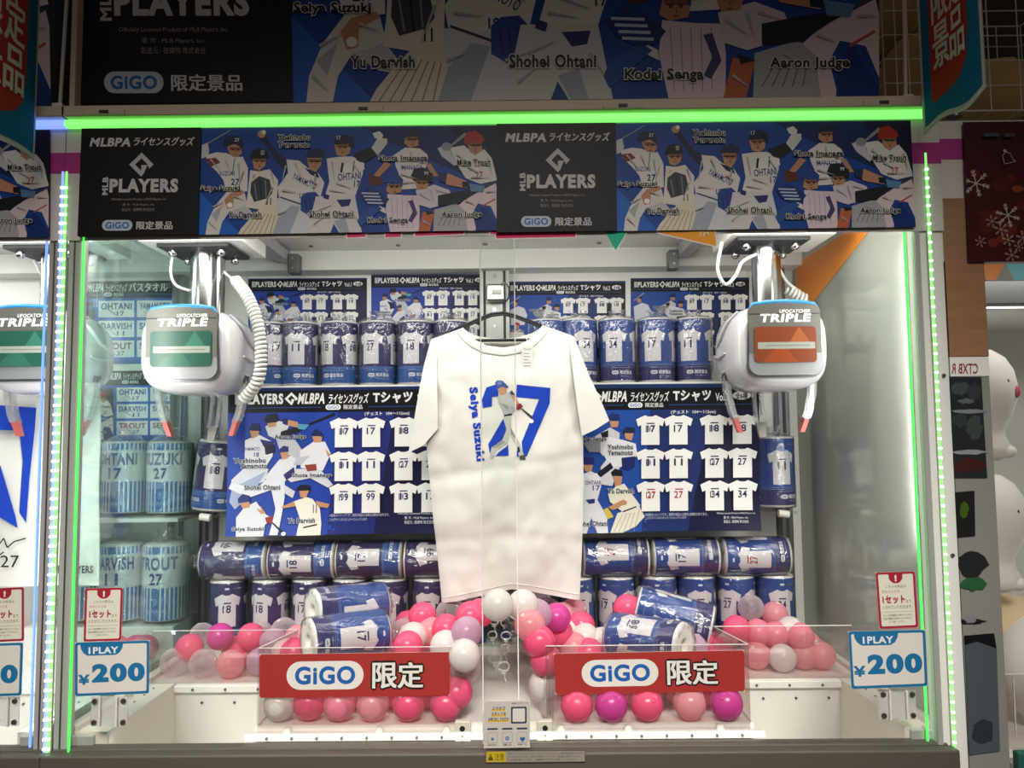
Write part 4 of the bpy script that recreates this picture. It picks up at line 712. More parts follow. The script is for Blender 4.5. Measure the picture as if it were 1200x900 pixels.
gt = 'wrapped towel rolls on the display boxes'
for px, num, sp, lab in ((316, '17', 38, 'purple towel roll on the display box, half hidden by the coiled cord'), (352, '11', 2, 'purple towel roll on the display box with a black 11 on its shirt'), (398, '18', -34, 'purple towel roll on the display box, its 18 shirt turned aside'), (443, '27', -14, 'purple towel roll on the display box with a blurry 27 print'), (487, '18', -8, 'purple towel roll on the display box numbered 18, nearest the white shirt'), (529, '27', 10, 'purple towel roll behind the shoulder of the white shirt, only its top showing')):
    towel_roll(lab, 'purple', num, at_floor(px, 412, UY, SHELF + .005), None, sp, gt)
for px, num, sp, lab in ((641, '18', 0, 'blue towel roll behind the shirt collar, only its top showing'), (678, '34', 22, 'blue towel roll on the display box with a 34 shirt beside the white sleeve'), (723, '34', -18, 'blue towel roll on the display box, second from the white sleeve'), (769, '17', -22, 'blue towel roll on the display box with a 17 shirt'), (813, '11', -30, 'blue towel roll on the display box with an 11, beside the orange window claw')):
    towel_roll(lab, 'blue', num, at_floor(px, 410, UY, SHELF + .005), None, sp, gt)
FZ = DECK + .024
gb = 'upright towel rolls standing behind the balls'
BY = PY + .09; BR = BY
for px, num, sp, lab in ((268, '18', 16, 'upright purple roll behind the balls, end of the row by the corner rail'), (317, '18', -16, 'upright purple roll behind the balls with an 18 shirt over a hot pink ball'), (364, '17', -12, 'upright purple roll with a 17 shirt, above the lying rolls'), (411, '13', 0, 'upright purple roll mostly hidden by the lying rolls'), (457, '99', 2, 'upright purple roll with a 99 shirt'), (505, '11', -6, 'upright purple roll with an 11 shirt beside the white shirt hem'), (549, '27', -8, 'upright purple roll under the white shirt hem')):
    towel_roll(lab, 'purple', num, at_floor(px, 700, BY, FZ + .004), None, sp, gb)
for px, num, sp, lab in ((627, '27', 14, 'upright roll with a 27 shirt under the white hem'), (675, '18', 12, 'upright blue roll just right of the white hem'), (722, '17', -45, 'upright blue roll with two 17 shirts above the magenta pink ball'), (771, '27', -12, 'upright blue roll behind the tilted lying blue roll'), (816, '34', 0, 'upright blue roll with a 34 shirt above the end of the lying roll'), (862, '27', -40, 'upright blue roll behind the clear ball, beside the last one'), (908, '34', 4, 'upright blue roll with a 34 shirt ending its row by the corner rail')):
    towel_roll(lab, 'blue', num, at_floor(px, 695, BY, FZ + .004), None, sp, gb)
gm = 'towel rolls lying under the large posters'
top_left = Matrix.Rotation(R_(-90), 3, 'Y'); bottom_left = Matrix.Rotation(R_(90), 3, 'Y'); HZ = FZ + .004 + RH + .006 + RR
for px, num, sp, lab in ((314, '99', 60, 'lying purple roll with two 99 shirts, end of its row by the side window'), (393, '18', -5, 'lying purple roll with an 18 shirt under the large poster'), (471, '17', 14, 'lying purple roll with a 17 shirt and a blue band, under the large poster'), (550, '99', 28, 'lying purple roll partly behind the white shirt')):
    towel_roll(lab, 'purple', num, at_floor(px, 655, BY - .02, HZ), top_left, sp, gm)
for px, num, sp, lab in ((757, 'r27', 24, 'lying blue roll with a dark red 27 beside the white shirt'), (838, '17', 4, 'lying blue roll with a 17 shirt, middle of its row'), (920, 'r27', -4, 'lying blue roll with a dark red 27, end of its row by the corner rail')):
    towel_roll(lab, 'blue', num, at_floor(px, 645, BY - .02, HZ), top_left, sp, gm)
# two rolls on side brackets
def bracket(px, py, Y, label):
    p = at(px, py, Y); mb = MB(); mb.box(p.x - .05, Y - .05, p.z - .012, p.x + .05, .745, p.z - .004, 'clear_shelf' if 'clear_shelf' in MATS else 'acrylic', .002); mb.cyl((p.x + .02, Y - .06, p.z - .012), (p.x - .01, Y - .06, p.z - .008), .011, 'clipwhite', 12); return tag(mb.build('bracket'), label, 'bracket')
for px, py, kind, num, tilt, sp, lab, bl in ((248, 600, 'purple', '18', 6, -75, 'tilted towel roll leaning beside the large poster, under the green window claw', 'small clear bracket under the tilted roll'), (908, 596, 'blue', '11', 0, 6, 'single blue towel roll with an 11 on a bracket under the orange window claw', 'small clear bracket with white clip under the single blue roll')):
    p = at(px, py, .66); towel_roll(lab, kind, num, p + Vector((0, 0, .012)), Matrix.Rotation(R_(tilt), 3, 'Y'), sp, 'towel rolls on side brackets', 1.08); bracket(px, py, .66, bl)
# rolls lying on the balls
gl_ = 'wrapped rolls lying on the balls'
def lying(label, kind, num, p0, p1, spin):
    d = (p1 - p0).normalized(); m = d.to_track_quat('Z', 'Y').to_matrix(); x = Vector((1, 0, 0)); up = d.cross(Vector((0, -1, 0))).normalized()
    fy = (Vector((0, -1, 0)) - d * d.dot(Vector((0, -1, 0)))).normalized(); ax = d.cross(fy) * -1
    mm = Matrix((ax, -fy, d)).transposed()
    if mm.determinant() < 0: mm = Matrix((-ax, -fy, d)).transposed()
    towel_roll(label, kind, num, p0, mm, spin, gl_)
lying('front lying roll in the left heap with a white towel end and glared band', 'blue', '17', at(362, 752, .17), at(462, 738, .29), -10)
lying('rear lying roll in the left heap showing its brown core', 'blue', '27', at(367, 716, .27), at(450, 707, .385), 10)
lying('front lying roll in the right heap numbered 18 with its open end turned aside', 'blue', '18', at(801, 757, .16), at(706, 742, .30), -40)
lying('tilted blue lying roll resting behind the one numbered 18', 'blue', '34', at(832, 735, .32), at(752, 712, .36), 95)
# neighbour's bath towel packs seen through the side window
def bath(px, py, Y, name, num, lab, wpx=56, hpx=82):
    p = at(px, py, Y); r = wpx / 2 * (Y + DIST) / 900; h = hpx * (Y + DIST) / 900; t = thing('bath_towel_roll', lab, 'towel roll', p, 'bath towel rolls seen through the side window'); a = Art(); Cc = 2 * pi * r
    a.r(-Cc / 2, 0, Cc / 2, h, '#3b78bd'); a.r(-Cc / 2, h * .1, Cc / 2, h * .56, '#dfe4e6'); a.t(name, -r * .95, h * .14, r * .95, h * .32, '#5a6a92', .05); a.t(num, -r * .3, h * .36, r * .3, h * .52, '#2a3c86', .04); a.t('バスタオル', -r * .6, h * .7, r * .6, h * .8, '#b9cde6', .03); a.t('MLB PLAYERS', -r * .5, h * .85, r * .5, h * .9, '#b9cde6', .02)
    m = MB(); m.lathe([(r, 0), (r, h)], 'white', n=32); stamp(m, a, lambda x, y, L: (sin(x / r) * (r + .0001 * L), -cos(x / r) * (r + .0001 * L), h - y), 'print', .012, True); m.build('printed_sleeve', t, True)
    MB().lathe([(0, -.003), (r * .9, -.004), (r - .001, .004), (r - .001, h - .004), (r * .85, h + .006), (0, h + .005)], 'terry', n=32).build('towel', t, True)
    b = MB(); b.rings([[Vector((r * f * (1.02 + .02 * sin(9 * th + z * 50)) * cos(th), r * f * (1.02 + .02 * sin(9 * th + z * 50)) * sin(th), z)) for th in [2 * pi * j / 40 for j in range(40)]] for f, z in ((1, 0), (1.02, h * .3), (1.03, h * .7), (1.0, h), (.6, h + .02), (.3, h + .03), (.45, h + .05))], 'bag', cap0=False, cap1=False); b.build('plastic_bag', t, True)
for px, n, k, lab in ((92, 'JUDGE', '99', 'bath towel roll of the upper row, mostly behind the hung white towel'), (146, 'OHTANI', '17', 'bath towel roll numbered 17 seen through the side window'), (198, 'SUZUKI', '27', 'bath towel roll numbered 27 beside the tilted roll, seen through the side window')): bath(px, 598, .70, n, k, lab, 50, 78)
for px, n, k, lab in ((90, 'SENGA', '34', 'bath towel roll of the lower row behind the left notice card'), (142, 'DARVISH', '11', 'bath towel roll numbered 11 in the lower row seen through the side window'), (193, 'TROUT', '27', 'bath towel roll at the right end of the lower row seen through the side window')): bath(px, 722, .67, n, k, lab, 50, 82)
mb = MB(); z0 = pz(599, .70); mb.box(pxx(30, .6), .62, z0 - .016, XL - .004, .783, z0 - .004, 'white', .002); mb.box(pxx(40, .6), .66, pz(715, .67), pxx(60, .6), .68, z0 - .016, 'white')
tag(mb.build('shelf'), 'white shelf under the upper bath towel rolls behind the side window', 'shelf')
mb = MB(); z0 = pz(723, .67); mb.box(pxx(30, .6), .605, DECK, XL - .004, .783, z0 - .005, 'white', .002); tag(mb.build('riser'), 'low white riser under the lower bath towel rolls behind the side window', 'riser')
# ------------------------------------------------------------------ white shirt on its hanger
SY = .425
def lerp_tab(tab, y):
    for (a, b), (c, d) in zip(tab, tab[1:]):
        if y <= c: return b + (d - b) * max(0, (y - a)) / max(c - a, 1e-6)
    return tab[-1][1]
LE = [(384, 520), (398, 505), (500, 500), (516, 499), (570, 504), (640, 511), (706, 518)]; RE = [(380, 650), (394, 672), (500, 683), (560, 684), (640, 681), (702, 679)]
def front_y(x, y):
    l, r = lerp_tab(LE, y), lerp_tab(RE, y); s = max(-1, min(1, (x - (l + r) / 2) / max((r - l) / 2, 1))); b = .030 * max(0, 1 - s * s) ** .5 * min(1, max(0, (y - 378) / 60))
    f = .007 * sin(x * .085 + .012 * y + 1) * min(1, max(0, (y - 520) / 120)) + .003 * sin((x * .6 + y) * .06) * min(1, max(0, (y - 440) / 90)) + .010 * (noise.noise(Vector((x * .022, y * .011, 3))) ) + .0042 * noise.noise(Vector((x * .07, y * .05, 8)))
    f += .004 * math.exp(-((y - 548 + (x - 590) * .15) / 7) ** 2) + .003 * math.exp(-((y - 626 - abs(x - 600) * .1) / 6) ** 2) - .005 * math.exp(-((x - 598) / 5) ** 2) * min(1, max(0, (y - 560) / 100))
    return SY - b + f
def sheet_mesh(mb, out, fy, m='cloth', step=5.0, holes=None):
    pts = [Vector(p) for p in out]; ed = []; dense = []
    for i in range(len(pts)):
        a, b = pts[i], pts[(i + 1) % len(pts)]; k = max(1, int((b - a).length / step))
        for j in range(k): dense.append(a + (b - a) * j / k)
    n = len(dense); ed = [(i, (i + 1) % n) for i in range(n)]; xs = [p.x for p in pts]; ys = [p.y for p in pts]; inner = []
    def inside(x, y):
        c = False
        for i in range(n):
            a, b = dense[i], dense[i - 1]
            if (a.y > y) != (b.y > y) and x < (b.x - a.x) * (y - a.y) / (b.y - a.y) + a.x: c = not c
        return c
    y = min(ys) + step / 2
    while y < max(ys):
        x = min(xs) + step / 2
        while x < max(xs):
            if inside(x, y) and min((Vector((x, y)) - p).length for p in dense) > step * .45: inner.append(Vector((x, y)))
            x += step
        y += step
    r = geometry.delaunay_2d_cdt(dense + inner, ed, [], 1, 1e-4); vs = [(p.x, p.y) for p in r[0]]
    W = []
    for x, y in vs: p = at(x, y, SY); W.append(Vector((p.x, fy(x, y), p.z)))
    mb.add(W, [tuple(f) for f in r[2]], m, None, True)
NECK = [(543, 384), (548, 391), (557, 399), (570, 405.5), (590, 408.5), (608, 405), (621, 398), (630, 389), (636, 381)]
SIDE = [(672, 394), (680, 440), (683, 500), (684, 560), (682, 640), (679, 702)]; HEM = [(660, 699), (640, 695), (620, 690), (600, 688), (580, 693), (550, 699), (518, 706)]; LSIDE = [(511, 640), (504, 570), (499, 510), (500, 460), (505, 398)]
t = thing('shirt', 'white T-shirt with a blue 27 and a batter print, hanging in the middle', 'T-shirt', (at(595, 705, SY).x, SY, at(595, 705, SY).z))
mb = MB(); sheet_mesh(mb, NECK + SIDE + HEM + LSIDE, front_y)
BN = [(543, 384), (556, 392), (575, 395), (592, 395.5), (608, 394), (624, 389), (636, 381)]
back_y = lambda x, y: SY + .022 + (front_y(x, y) - SY) * -.25
sheet_mesh(mb, BN + SIDE + HEM + LSIDE, lambda x, y: max(back_y(x, y), front_y(x, y) + .004), step=9)
mb.build('body', t)
def strip(mb, path, off, fy, m, k=3, lift=0.0):                          # ribbon that follows the cloth, from path outwards
    rows = []
    for i, p in enumerate(path):
        a = Vector(path[max(i - 1, 0)]); b = Vector(path[min(i + 1, len(path) - 1)]); d = (b - a).normalized(); n = Vector((d.y, -d.x)) * off
        row = []
        for j in range(k + 1):
            q = Vector(p) + n * (j / k); w_ = at(q.x, q.y, SY); row.append(Vector((w_.x, fy(q.x, q.y) - lift - .0022 * sin(pi * j / k), w_.z)))
        rows.append(row)
    mb.rings(rows, m, closed=False, cap0=False, cap1=False)
def fine(path, n=6):
    out = []
    for (a, b), (c, d) in zip(path, path[1:]): out += [(a + (c - a) * i / n, b + (d - b) * i / n) for i in range(n)]
    return out + [path[-1]]
mb = MB(); strip(mb, fine(NECK), -9, front_y, 'cloth', 3, .0035); strip(mb, fine(BN), -9 * -1 * -1, back_y, 'cloth', 3, .001); mb.build('collar', t)
for pts, cx in (([(505, 398), (511, 402), (513, 440), (514, 480), (514, 503), (497, 522), (479, 530), (487, 485), (497, 430)], 1), ([(672, 394), (667, 400), (671, 440), (676, 480), (681, 511), (698, 503), (714, 493), (703, 468), (690, 440)], -1)):
    mb = MB(); fy = lambda x, y: SY - .006 - .020 * max(0, min(1, (y - 396) / 60)) + .006 * noise.noise(Vector((x * .05, y * .02, 5))) + (.0007 * max(0, (508 - x if cx > 0 else x - 676)))
    sheet_mesh(mb, pts, fy, step=5); sheet_mesh(mb, pts, lambda x, y: fy(x, y) + .018, step=8); mb.build('sleeve', t)
mb = MB(); 
for pth in (fine([(518, 700), (550, 693), (580, 687), (600, 682), (620, 684), (640, 689), (660, 693), (679, 696)], 4),): strip(mb, pth, 1.2, front_y, 'cloth', 2, .0006)
mb.build('hem_seam', t)
SP = Art(); SP.k = lambda x, y: (540 + x / 8.185, 440 + y / 8.185); bl = '#1a3fae'
for poly in ([(205, 240), (250, 120), (335, 95), (362, 130), (362, 205), (303, 212), (303, 300), (215, 316)], [(410, 415), (437, 510), (427, 580), (372, 650), (300, 685), (283, 745), (266, 660)], [(455, 655), (460, 768), (335, 772), (370, 730), (440, 680)], [(538, 95), (856, 125), (850, 270), (630, 776), (595, 760), (583, 640), (748, 232), (530, 212)], [(535, 715), (562, 740), (557, 777), (530, 777)]): SP.p(poly, bl)
SP.t('Seiya Suzuki', 150 - 352, 470 - 52, 150 + 352, 470 + 52, bl, .08, rot=84)
for poly, c in (([(415, 395), (490, 385), (482, 500), (560, 640), (612, 780), (560, 800), (545, 700), (470, 560), (455, 640), (350, 720), (310, 802), (283, 792), (298, 690), (400, 620), (440, 520)], '#b3b2ac'), ([(470, 420), (480, 500), (540, 620), (480, 560)], '#84847f'), ([(300, 690), (400, 625), (430, 640), (340, 700)], '#8d8c86'), ([(540, 690), (560, 680), (570, 730), (548, 740)], '#23283c'), ([(560, 768), (612, 755), (622, 806), (568, 808)], '#4a4a48'), ([(360, 200), (400, 190), (470, 165), (500, 230), (542, 290), (530, 332), (490, 372), (420, 392), (405, 340), (363, 260)], '#a9abac'), ([(370, 265), (450, 290), (520, 320), (440, 330)], '#8b8d8f'), ([(465, 170), (490, 150), (525, 195), (490, 205)], '#3c4458'), ([(475, 190), (522, 195), (562, 282), (535, 290)], '#b08468'), ([(528, 285), (570, 270), (596, 300), (560, 335), (528, 330)], '#7c2f36'), ([(415, 382), (490, 366), (492, 384), (420, 396)], '#2b2c32'), ([(355, 140), (400, 115), (440, 130), (442, 170), (415, 192), (380, 186)], '#b98a6c'), ([(330, 78), (350, 55), (400, 58), (445, 100), (462, 122), (440, 130), (400, 115), (350, 142)], '#41548c'), ([(350, 70), (385, 66), (400, 90), (360, 95)], '#6f82b4')): SP.p(poly, c)
SP.l(578, 318, 682, 408, 9, '#3a3a3c', 26); SP.o(675, 440, 22, 20, '#e4e4e4')
mb = MB(); stamp(mb, SP, lambda x, y, L: Vector((at(x, y, SY).x, front_y(x, y) - .0009 - .00003 * L, at(x, y, SY).z)), 'cloth_print', (4.0, 4.0), True); mb.build('chest_print', t, label='blue number 27, vertical name and batter print')
a = Art(); a.r(611.5, 404, 624.5, 436, '#d9d7d2', 1.5); a.t('Tシャツ', 613.5, 409, 622.5, 412.5, '#4a4a4a', .03)
for i in range(5): a.r(613.5, 415 + i * 3.6, 613.5 + (7, 8, 6, 8, 8)[i], 416 + i * 3.6, '#8f8f8d')
mb = MB(); c = at(618, 404, SY); mb.box(at(611.8, 420, SY).x, front_y(618, 412) - .0085, at(618, 435.8, SY).z, at(624.2, 420, SY).x, front_y(618, 412) - .0075, at(618, 404.2, SY).z, 'white'); stamp(mb, a, lambda x, y, L: Vector((at(x, y, SY).x, front_y(618, 412) - .0087 - .00003 * L, at(x, y, SY).z)), 'print_matte')
p = at(617, 396, SY); mb.tube([(p.x, front_y(617, 396) - .002, p.z), (c.x, front_y(618, 406) - .008, c.z - .002)], .0008, 'letter_white', 6); mb.build('swing_tag', t, label='small white paper price tag')
h = thing('clothes_hanger', 'black plastic hanger holding the white shirt', 'hanger', at(592, 385, SY + .008)); HYy = SY + .008
w3 = lambda x, y, Y=HYy: at(x, y, Y)
mb = MB()
for o in (0, 2.6): mb.tube([w3(512, 395 + o), w3(530, 387 + o), w3(560, 374 + o), w3(576, 367.5 + o), w3(590, 366 + o), w3(604, 369.5 + o), w3(640, 383 + o), w3(664, 393 + o)], .0032, 'black_plastic', 8)
mb.tube([w3(512, 396), w3(520, 400), w3(560, 399), w3(600, 398.5), w3(650, 398), w3(664, 394)], .0045, 'black_plastic', 8)
for q in ((540, 383.5), (558, 376), (575, 369), (606, 371), (625, 378.5)): mb.tube([w3(q[0], q[1] - 1), w3(q[0] + 2, q[1] + 2)], .002, 'black_plastic', 6)
mb.build('frame', h)
MB().tube([w3(590, 367), w3(590, 357), w3(596, 349, SY + .05), w3(597, 338, SY + .12), w3(592, 331, SY + .2), w3(588, 333, SY + .262)], .0024, 'black_plastic', 8).build('hook', h)
# ------------------------------------------------------------------ claws
def claw(X, ytop, label, win, cordpath=None, loop=None, side=1):
    Yc = .37; zc = ytop; t = thing('claw', label, 'claw', (X, Yc, zc)); b = lambda mb, n, l=None: mb.build(n, t, True, label=l)
    def se(w_, h_, y, dz=0, e=3.2, n=44): return [Vector((w_ * math.copysign(abs(cos(th)) ** (2 / e), cos(th)), y, dz + h_ * math.copysign(abs(sin(th)) ** (2 / e), sin(th)) * (1.0 if sin(th) > 0 else 1.04))) for th in [2 * pi * i / n for i in range(n)]]
    mb = MB(); mb.rings([se(.098, .09, -.122, .002), se(.112, .101, -.112), se(.121, .107, -.09), se(.126, .110, -.05), se(.128, .111, 0), se(.127, .110, .05, 0, 2.9), se(.118, .102, .09, 0, 2.7), se(.098, .084, .115, 0, 2.4), se(.07, .06, .126, 0, 2.2)], 'housing')
    for s in (-1, 1):                                                    # moulded shoulder ribs
        mb.tube([(s * .100, -.075, .094), (s * .122, -.05, .066), (s * .1305, -.01, .03), (s * .129, .04, .012)], [.003, .006, .006, .003], 'housing', 8)
        mb.tube([(s * .128, -.045, -.012), (s * .1315, 0, -.02), (s * .128, .06, -.012)], [.003, .005, .003], 'housing', 8)
    b(mb, 'housing')
    def rr(x0, z0, x1, z1, r, top=1.0, n=6):
        o = []
        for cx, cz, a0 in ((x1 - r, z1 - r, 0), (x0 + r, z1 - r, 90), (x0 + r, z0 + r, 180), (x1 - r, z0 + r, 270)): o += [(cx + r * cos(R_(a0 + 90 * i / n)), cz + r * sin(R_(a0 + 90 * i / n))) for i in range(n + 1)]
        return o
    def shape(w_, top, bot, r):                                          # wider at mid height, arched top
        o = [(x * (1 - .10 * max(0, (z - 0) / top)), z + (.006 * (1 - (x / w_) ** 2) if z > 0 else 0)) for x, z in rr(-w_, bot, w_, top, r)]
        return o
    b(MB().prism(shape(.096, .104, -.084, .03), -.128, -.10, 'face_rim'), 'face_rim'); b(MB().prism(shape(.0915, .101, -.078, .026), -.133, -.127, 'face_silver'), 'face_plate', 'silver lower face plate')
    g = shape(.0912, .1005, -.03, .004); b(MB().prism([p for p in rr(-.0905, -.022, .0905, .078, .004)] , -.1345, -.132, 'face_gray').prism([(x, z) for x, z in ((-.0905, .076), (-.088, .092), (-.078, .1), (0, .106), (.078, .1), (.088, .092), (.0905, .076))][::-1], -.1345, -.132, 'face_gray'), 'upper_face', 'grey upper face plate')
    b(MB().tube([(-.088, -.130, .090), (-.078, -.130, .1025), (-.04, -.130, .1075), (0, -.130, .109), (.04, -.130, .1075), (.078, -.130, .1025), (.088, -.130, .090)], [.002, .005, .006, .006, .006, .005, .002], 'blue_rim', 8), 'blue_trim')
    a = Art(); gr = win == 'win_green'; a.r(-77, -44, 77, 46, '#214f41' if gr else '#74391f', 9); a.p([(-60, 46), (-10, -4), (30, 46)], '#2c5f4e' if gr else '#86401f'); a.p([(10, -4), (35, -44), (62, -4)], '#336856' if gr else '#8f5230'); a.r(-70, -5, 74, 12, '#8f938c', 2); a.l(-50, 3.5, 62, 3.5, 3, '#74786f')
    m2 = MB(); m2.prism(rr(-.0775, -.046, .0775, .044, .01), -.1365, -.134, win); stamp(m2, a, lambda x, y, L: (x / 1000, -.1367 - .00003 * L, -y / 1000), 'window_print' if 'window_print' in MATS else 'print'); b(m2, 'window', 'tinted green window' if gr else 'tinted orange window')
    a = Art(); a.t('UFOCATCHER', -12, -88, 66, -79, '#e8e8e6', .03, shear=.2); a.t('TRIPLE', -62, -77, 66, -56, '#f0f0ee', .055, shear=.2); m2 = MB(); stamp(m2, a, lambda x, y, L: (x / 1000, -.1349 - .00003 * L, -y / 1000), 'print_matte'); b(m2, 'lettering')
    zp = CEIL - zc - .088
    mb = MB(); mb.cyl((0, 0, .09), (0, 0, zp), .036, 'steel', 32); mb.cyl((.022, .02, .09), (.022, .02, zp), .026, 'steel', 24); mb.lathe([(.05, .1), (.05, .108), (.037, .118)], 'housing', (0, 0, 0)); b(mb, 'shaft')
    mb = MB(); mb.box(-.095, -.08, zp, .095, .08, zp + .01, 'slot', .002); b(mb, 'mounting_plate'); mb = MB(); mb.box(-.115 - (.02 if side > 0 else 0), -.10, zp + .01, .135 + (.02 if side < 0 else 0), .10, CEIL - zc - .001, 'white', .003); b(mb, 'carriage')
    for sx in (-1, 1):
        for sy in (-1, 1): m2 = MB(); m2.cyl((sx * .065, sy * .05, zp - .012), (sx * .065, sy * .05, zp), .0085, 'steel', 12); m2.lathe([(0, -.02), (.006, -.019), (.011, -.014), (.011, -.008)], 'steel', (sx * .065, sy * .05, zp)); b(m2, 'bolt')
    for k, an in enumerate((0, 90, 180)):
        m = Matrix.Rotation(R_(an), 4, 'Z'); ar = MB(); P = [(.104, -.035), (.116, -.075), (.112, -.12), (.102, -.165), (.094, -.185)]
        if an == 90: P = [(r - .012, z - .012) for r, z in P]
        for s in (-1, 1): ar.rings([[m @ Vector((r + u, s * .0105 + v, z)) for u, v in ((-.008, -.0045), (.008, -.0045), (.008, .0045), (-.008, .0045))] for r, z in P], 'claw_acrylic', smooth=False)
        ar.tube([m @ Vector((P[1][0], -.014, P[1][1])), m @ Vector((P[1][0], .014, P[1][1]))], .004, 'steel', 8)
        o = b(ar, 'claw_arm', 'clear plastic arm'); q = P[-1]
        tp = MB().rings([[m @ Vector((q[0] + u + (-.012 * f), v * (1 - .3 * f), q[1] - .036 * f)) for u, v in ((-.006, -.013), (.006, -.013), (.006, .013), (-.006, .013))] for f in (-.15, .3, .8, 1)], 'tip_red' if an != 90 else 'tip_gray', smooth=False); tpo = tp.build('arm_tip', o, True, label='red tip' if an != 90 else 'grey metal tip')
        nt_ = MB(); nt_.box(-.004, -.017, -.06, .0, .017, -.0, 'slot', .0, Matrix.Rotation(R_(an), 4, 'Z') @ Matrix.Translation((.122 if an != 90 else .118, 0, -.02))); b(nt_, 'arm_slot')
    def cord(path, r, rad=None, turns=0):
        P = [Vector(p) - Vector((X, Yc, zc)) for p in path]; D = []
        for i in range(len(P) - 1):
            p0, p1, p2, p3 = P[max(i - 1, 0)], P[i], P[i + 1], P[min(i + 2, len(P) - 1)]
            for j in range(12): u = j / 12; D.append(.5 * ((2 * p1) + (p2 - p0) * u + (2 * p0 - 5 * p1 + 4 * p2 - p3) * u * u + (3 * p1 - p0 - 3 * p2 + p3) * u ** 3))
        D.append(P[-1])
        if not turns: return b(MB().tube(D, r, 'cord', 8), 'cord')
        H = []; L = [0]
        for u, v in zip(D, D[1:]): L.append(L[-1] + (v - u).length)
        n = turns * 10; k = 0
        for i in range(n + 1):
            s = L[-1] * i / n
            while k < len(D) - 2 and L[k + 1] < s: k += 1
            f = (s - L[k]) / max(L[k + 1] - L[k], 1e-9); c = D[k].lerp(D[k + 1], f); d = (D[k + 1] - D[k]).normalized(); e1 = d.cross(Vector((0, 1, 0))).normalized(); e2 = d.cross(e1); th = 2 * pi * turns * i / n; rr_ = rad * min(1, i / 6, (n - i) / 6 + .01)
            H.append(c + (e1 * cos(th) + e2 * sin(th)) * rr_)
        b(MB().tube(H, r, 'cord', 6), 'coiled_cord', 'white coiled cord')
    for pth, r, rad, tn in (cordpath or ()): cord(pth, r, rad, tn)
    return t
c1, c2 = at(215, 409, .25), at(918, 404, .25)
claw(c1.x, c1.z, 'white claw unit with a green window and a coiled white cord', 'win_green', (([at(252, 304, .40), at(262, 318, .39), at(276, 330, .37)], .0042, None, 0), ([at(274, 326, .37), at(291, 349, .34), at(302, 380, .32), at(306, 415, .31), at(302, 446, .31), at(284, 470, .33)], .0050, .0125, 34), ([at(203, 296, .33), at(200, 318, .33), at(206, 334, .34), at(224, 341, .36)], .004, None, 0)), side=1)
claw(c2.x, c2.z, 'white claw unit with an orange window', 'win_orange', (([at(846, 284, .30), at(841, 315, .30), at(850, 333, .31), at(862, 323, .32), at(870, 307, .33), at(886, 298, .35)], .0045, None, 0), ([at(910, 308, .42), at(922, 330, .44), at(938, 342, .46)], .0042, None, 0), ([at(922, 338, .46), at(934, 346, .46), at(946, 352, .46)], .0048, .0125, 6)), side=-1)
c3 = Vector((c2.x - WID, 0, at(20, 409, .25).z)); claw(c3.x, c3.z, 'white claw unit of the neighbouring machine, cut off at the left photo edge', 'win_green', (([at(40, 305, .40), at(50, 325, .40), at(55, 340, .41)], .0042, None, 0),), side=-1)
# ------------------------------------------------------------------ clear ball trays and dividers
def plate(mb, p, q, z0, z1a, z1b, th=.003, m='acrylic'):                  # upright clear plate from p to q (x, y), top slopes z1a to z1b
    a, b = Vector((p[0], p[1], 0)), Vector((q[0], q[1], 0)); n = (b - a).cross(Vector((0, 0, 1))).normalized() * th
    vs = [a + Vector((0, 0, z0)), b + Vector((0, 0, z0)), b + Vector((0, 0, z1b)), a + Vector((0, 0, z1a))]; vs += [v + n for v in vs]
    mb.add(vs, [(0, 1, 2, 3), (7, 6, 5, 4), (0, 4, 5, 1), (1, 5, 6, 2), (3, 0, 4, 7)], m); mb.add([vs[2], vs[3], vs[7], vs[6]], [(0, 1, 2, 3)], 'acrylic_edge')
    mb.add([vs[2] + Vector((0, 0, .0005)), vs[3] + Vector((0, 0, .0005)), vs[3] + Vector((0, 0, -.0014)) - n * .05, vs[2] + Vector((0, 0, -.0014)) - n * .05], [(0, 1, 2, 3)], 'acrylic_edge')
    return mb
fx0, fx1, gx0, gx1 = pxx(302, .057, 800), pxx(540, .057, 800), pxx(640, .057, 800), pxx(878, .057, 800); zt = pz(757, .057); zf = pz(736, .36)
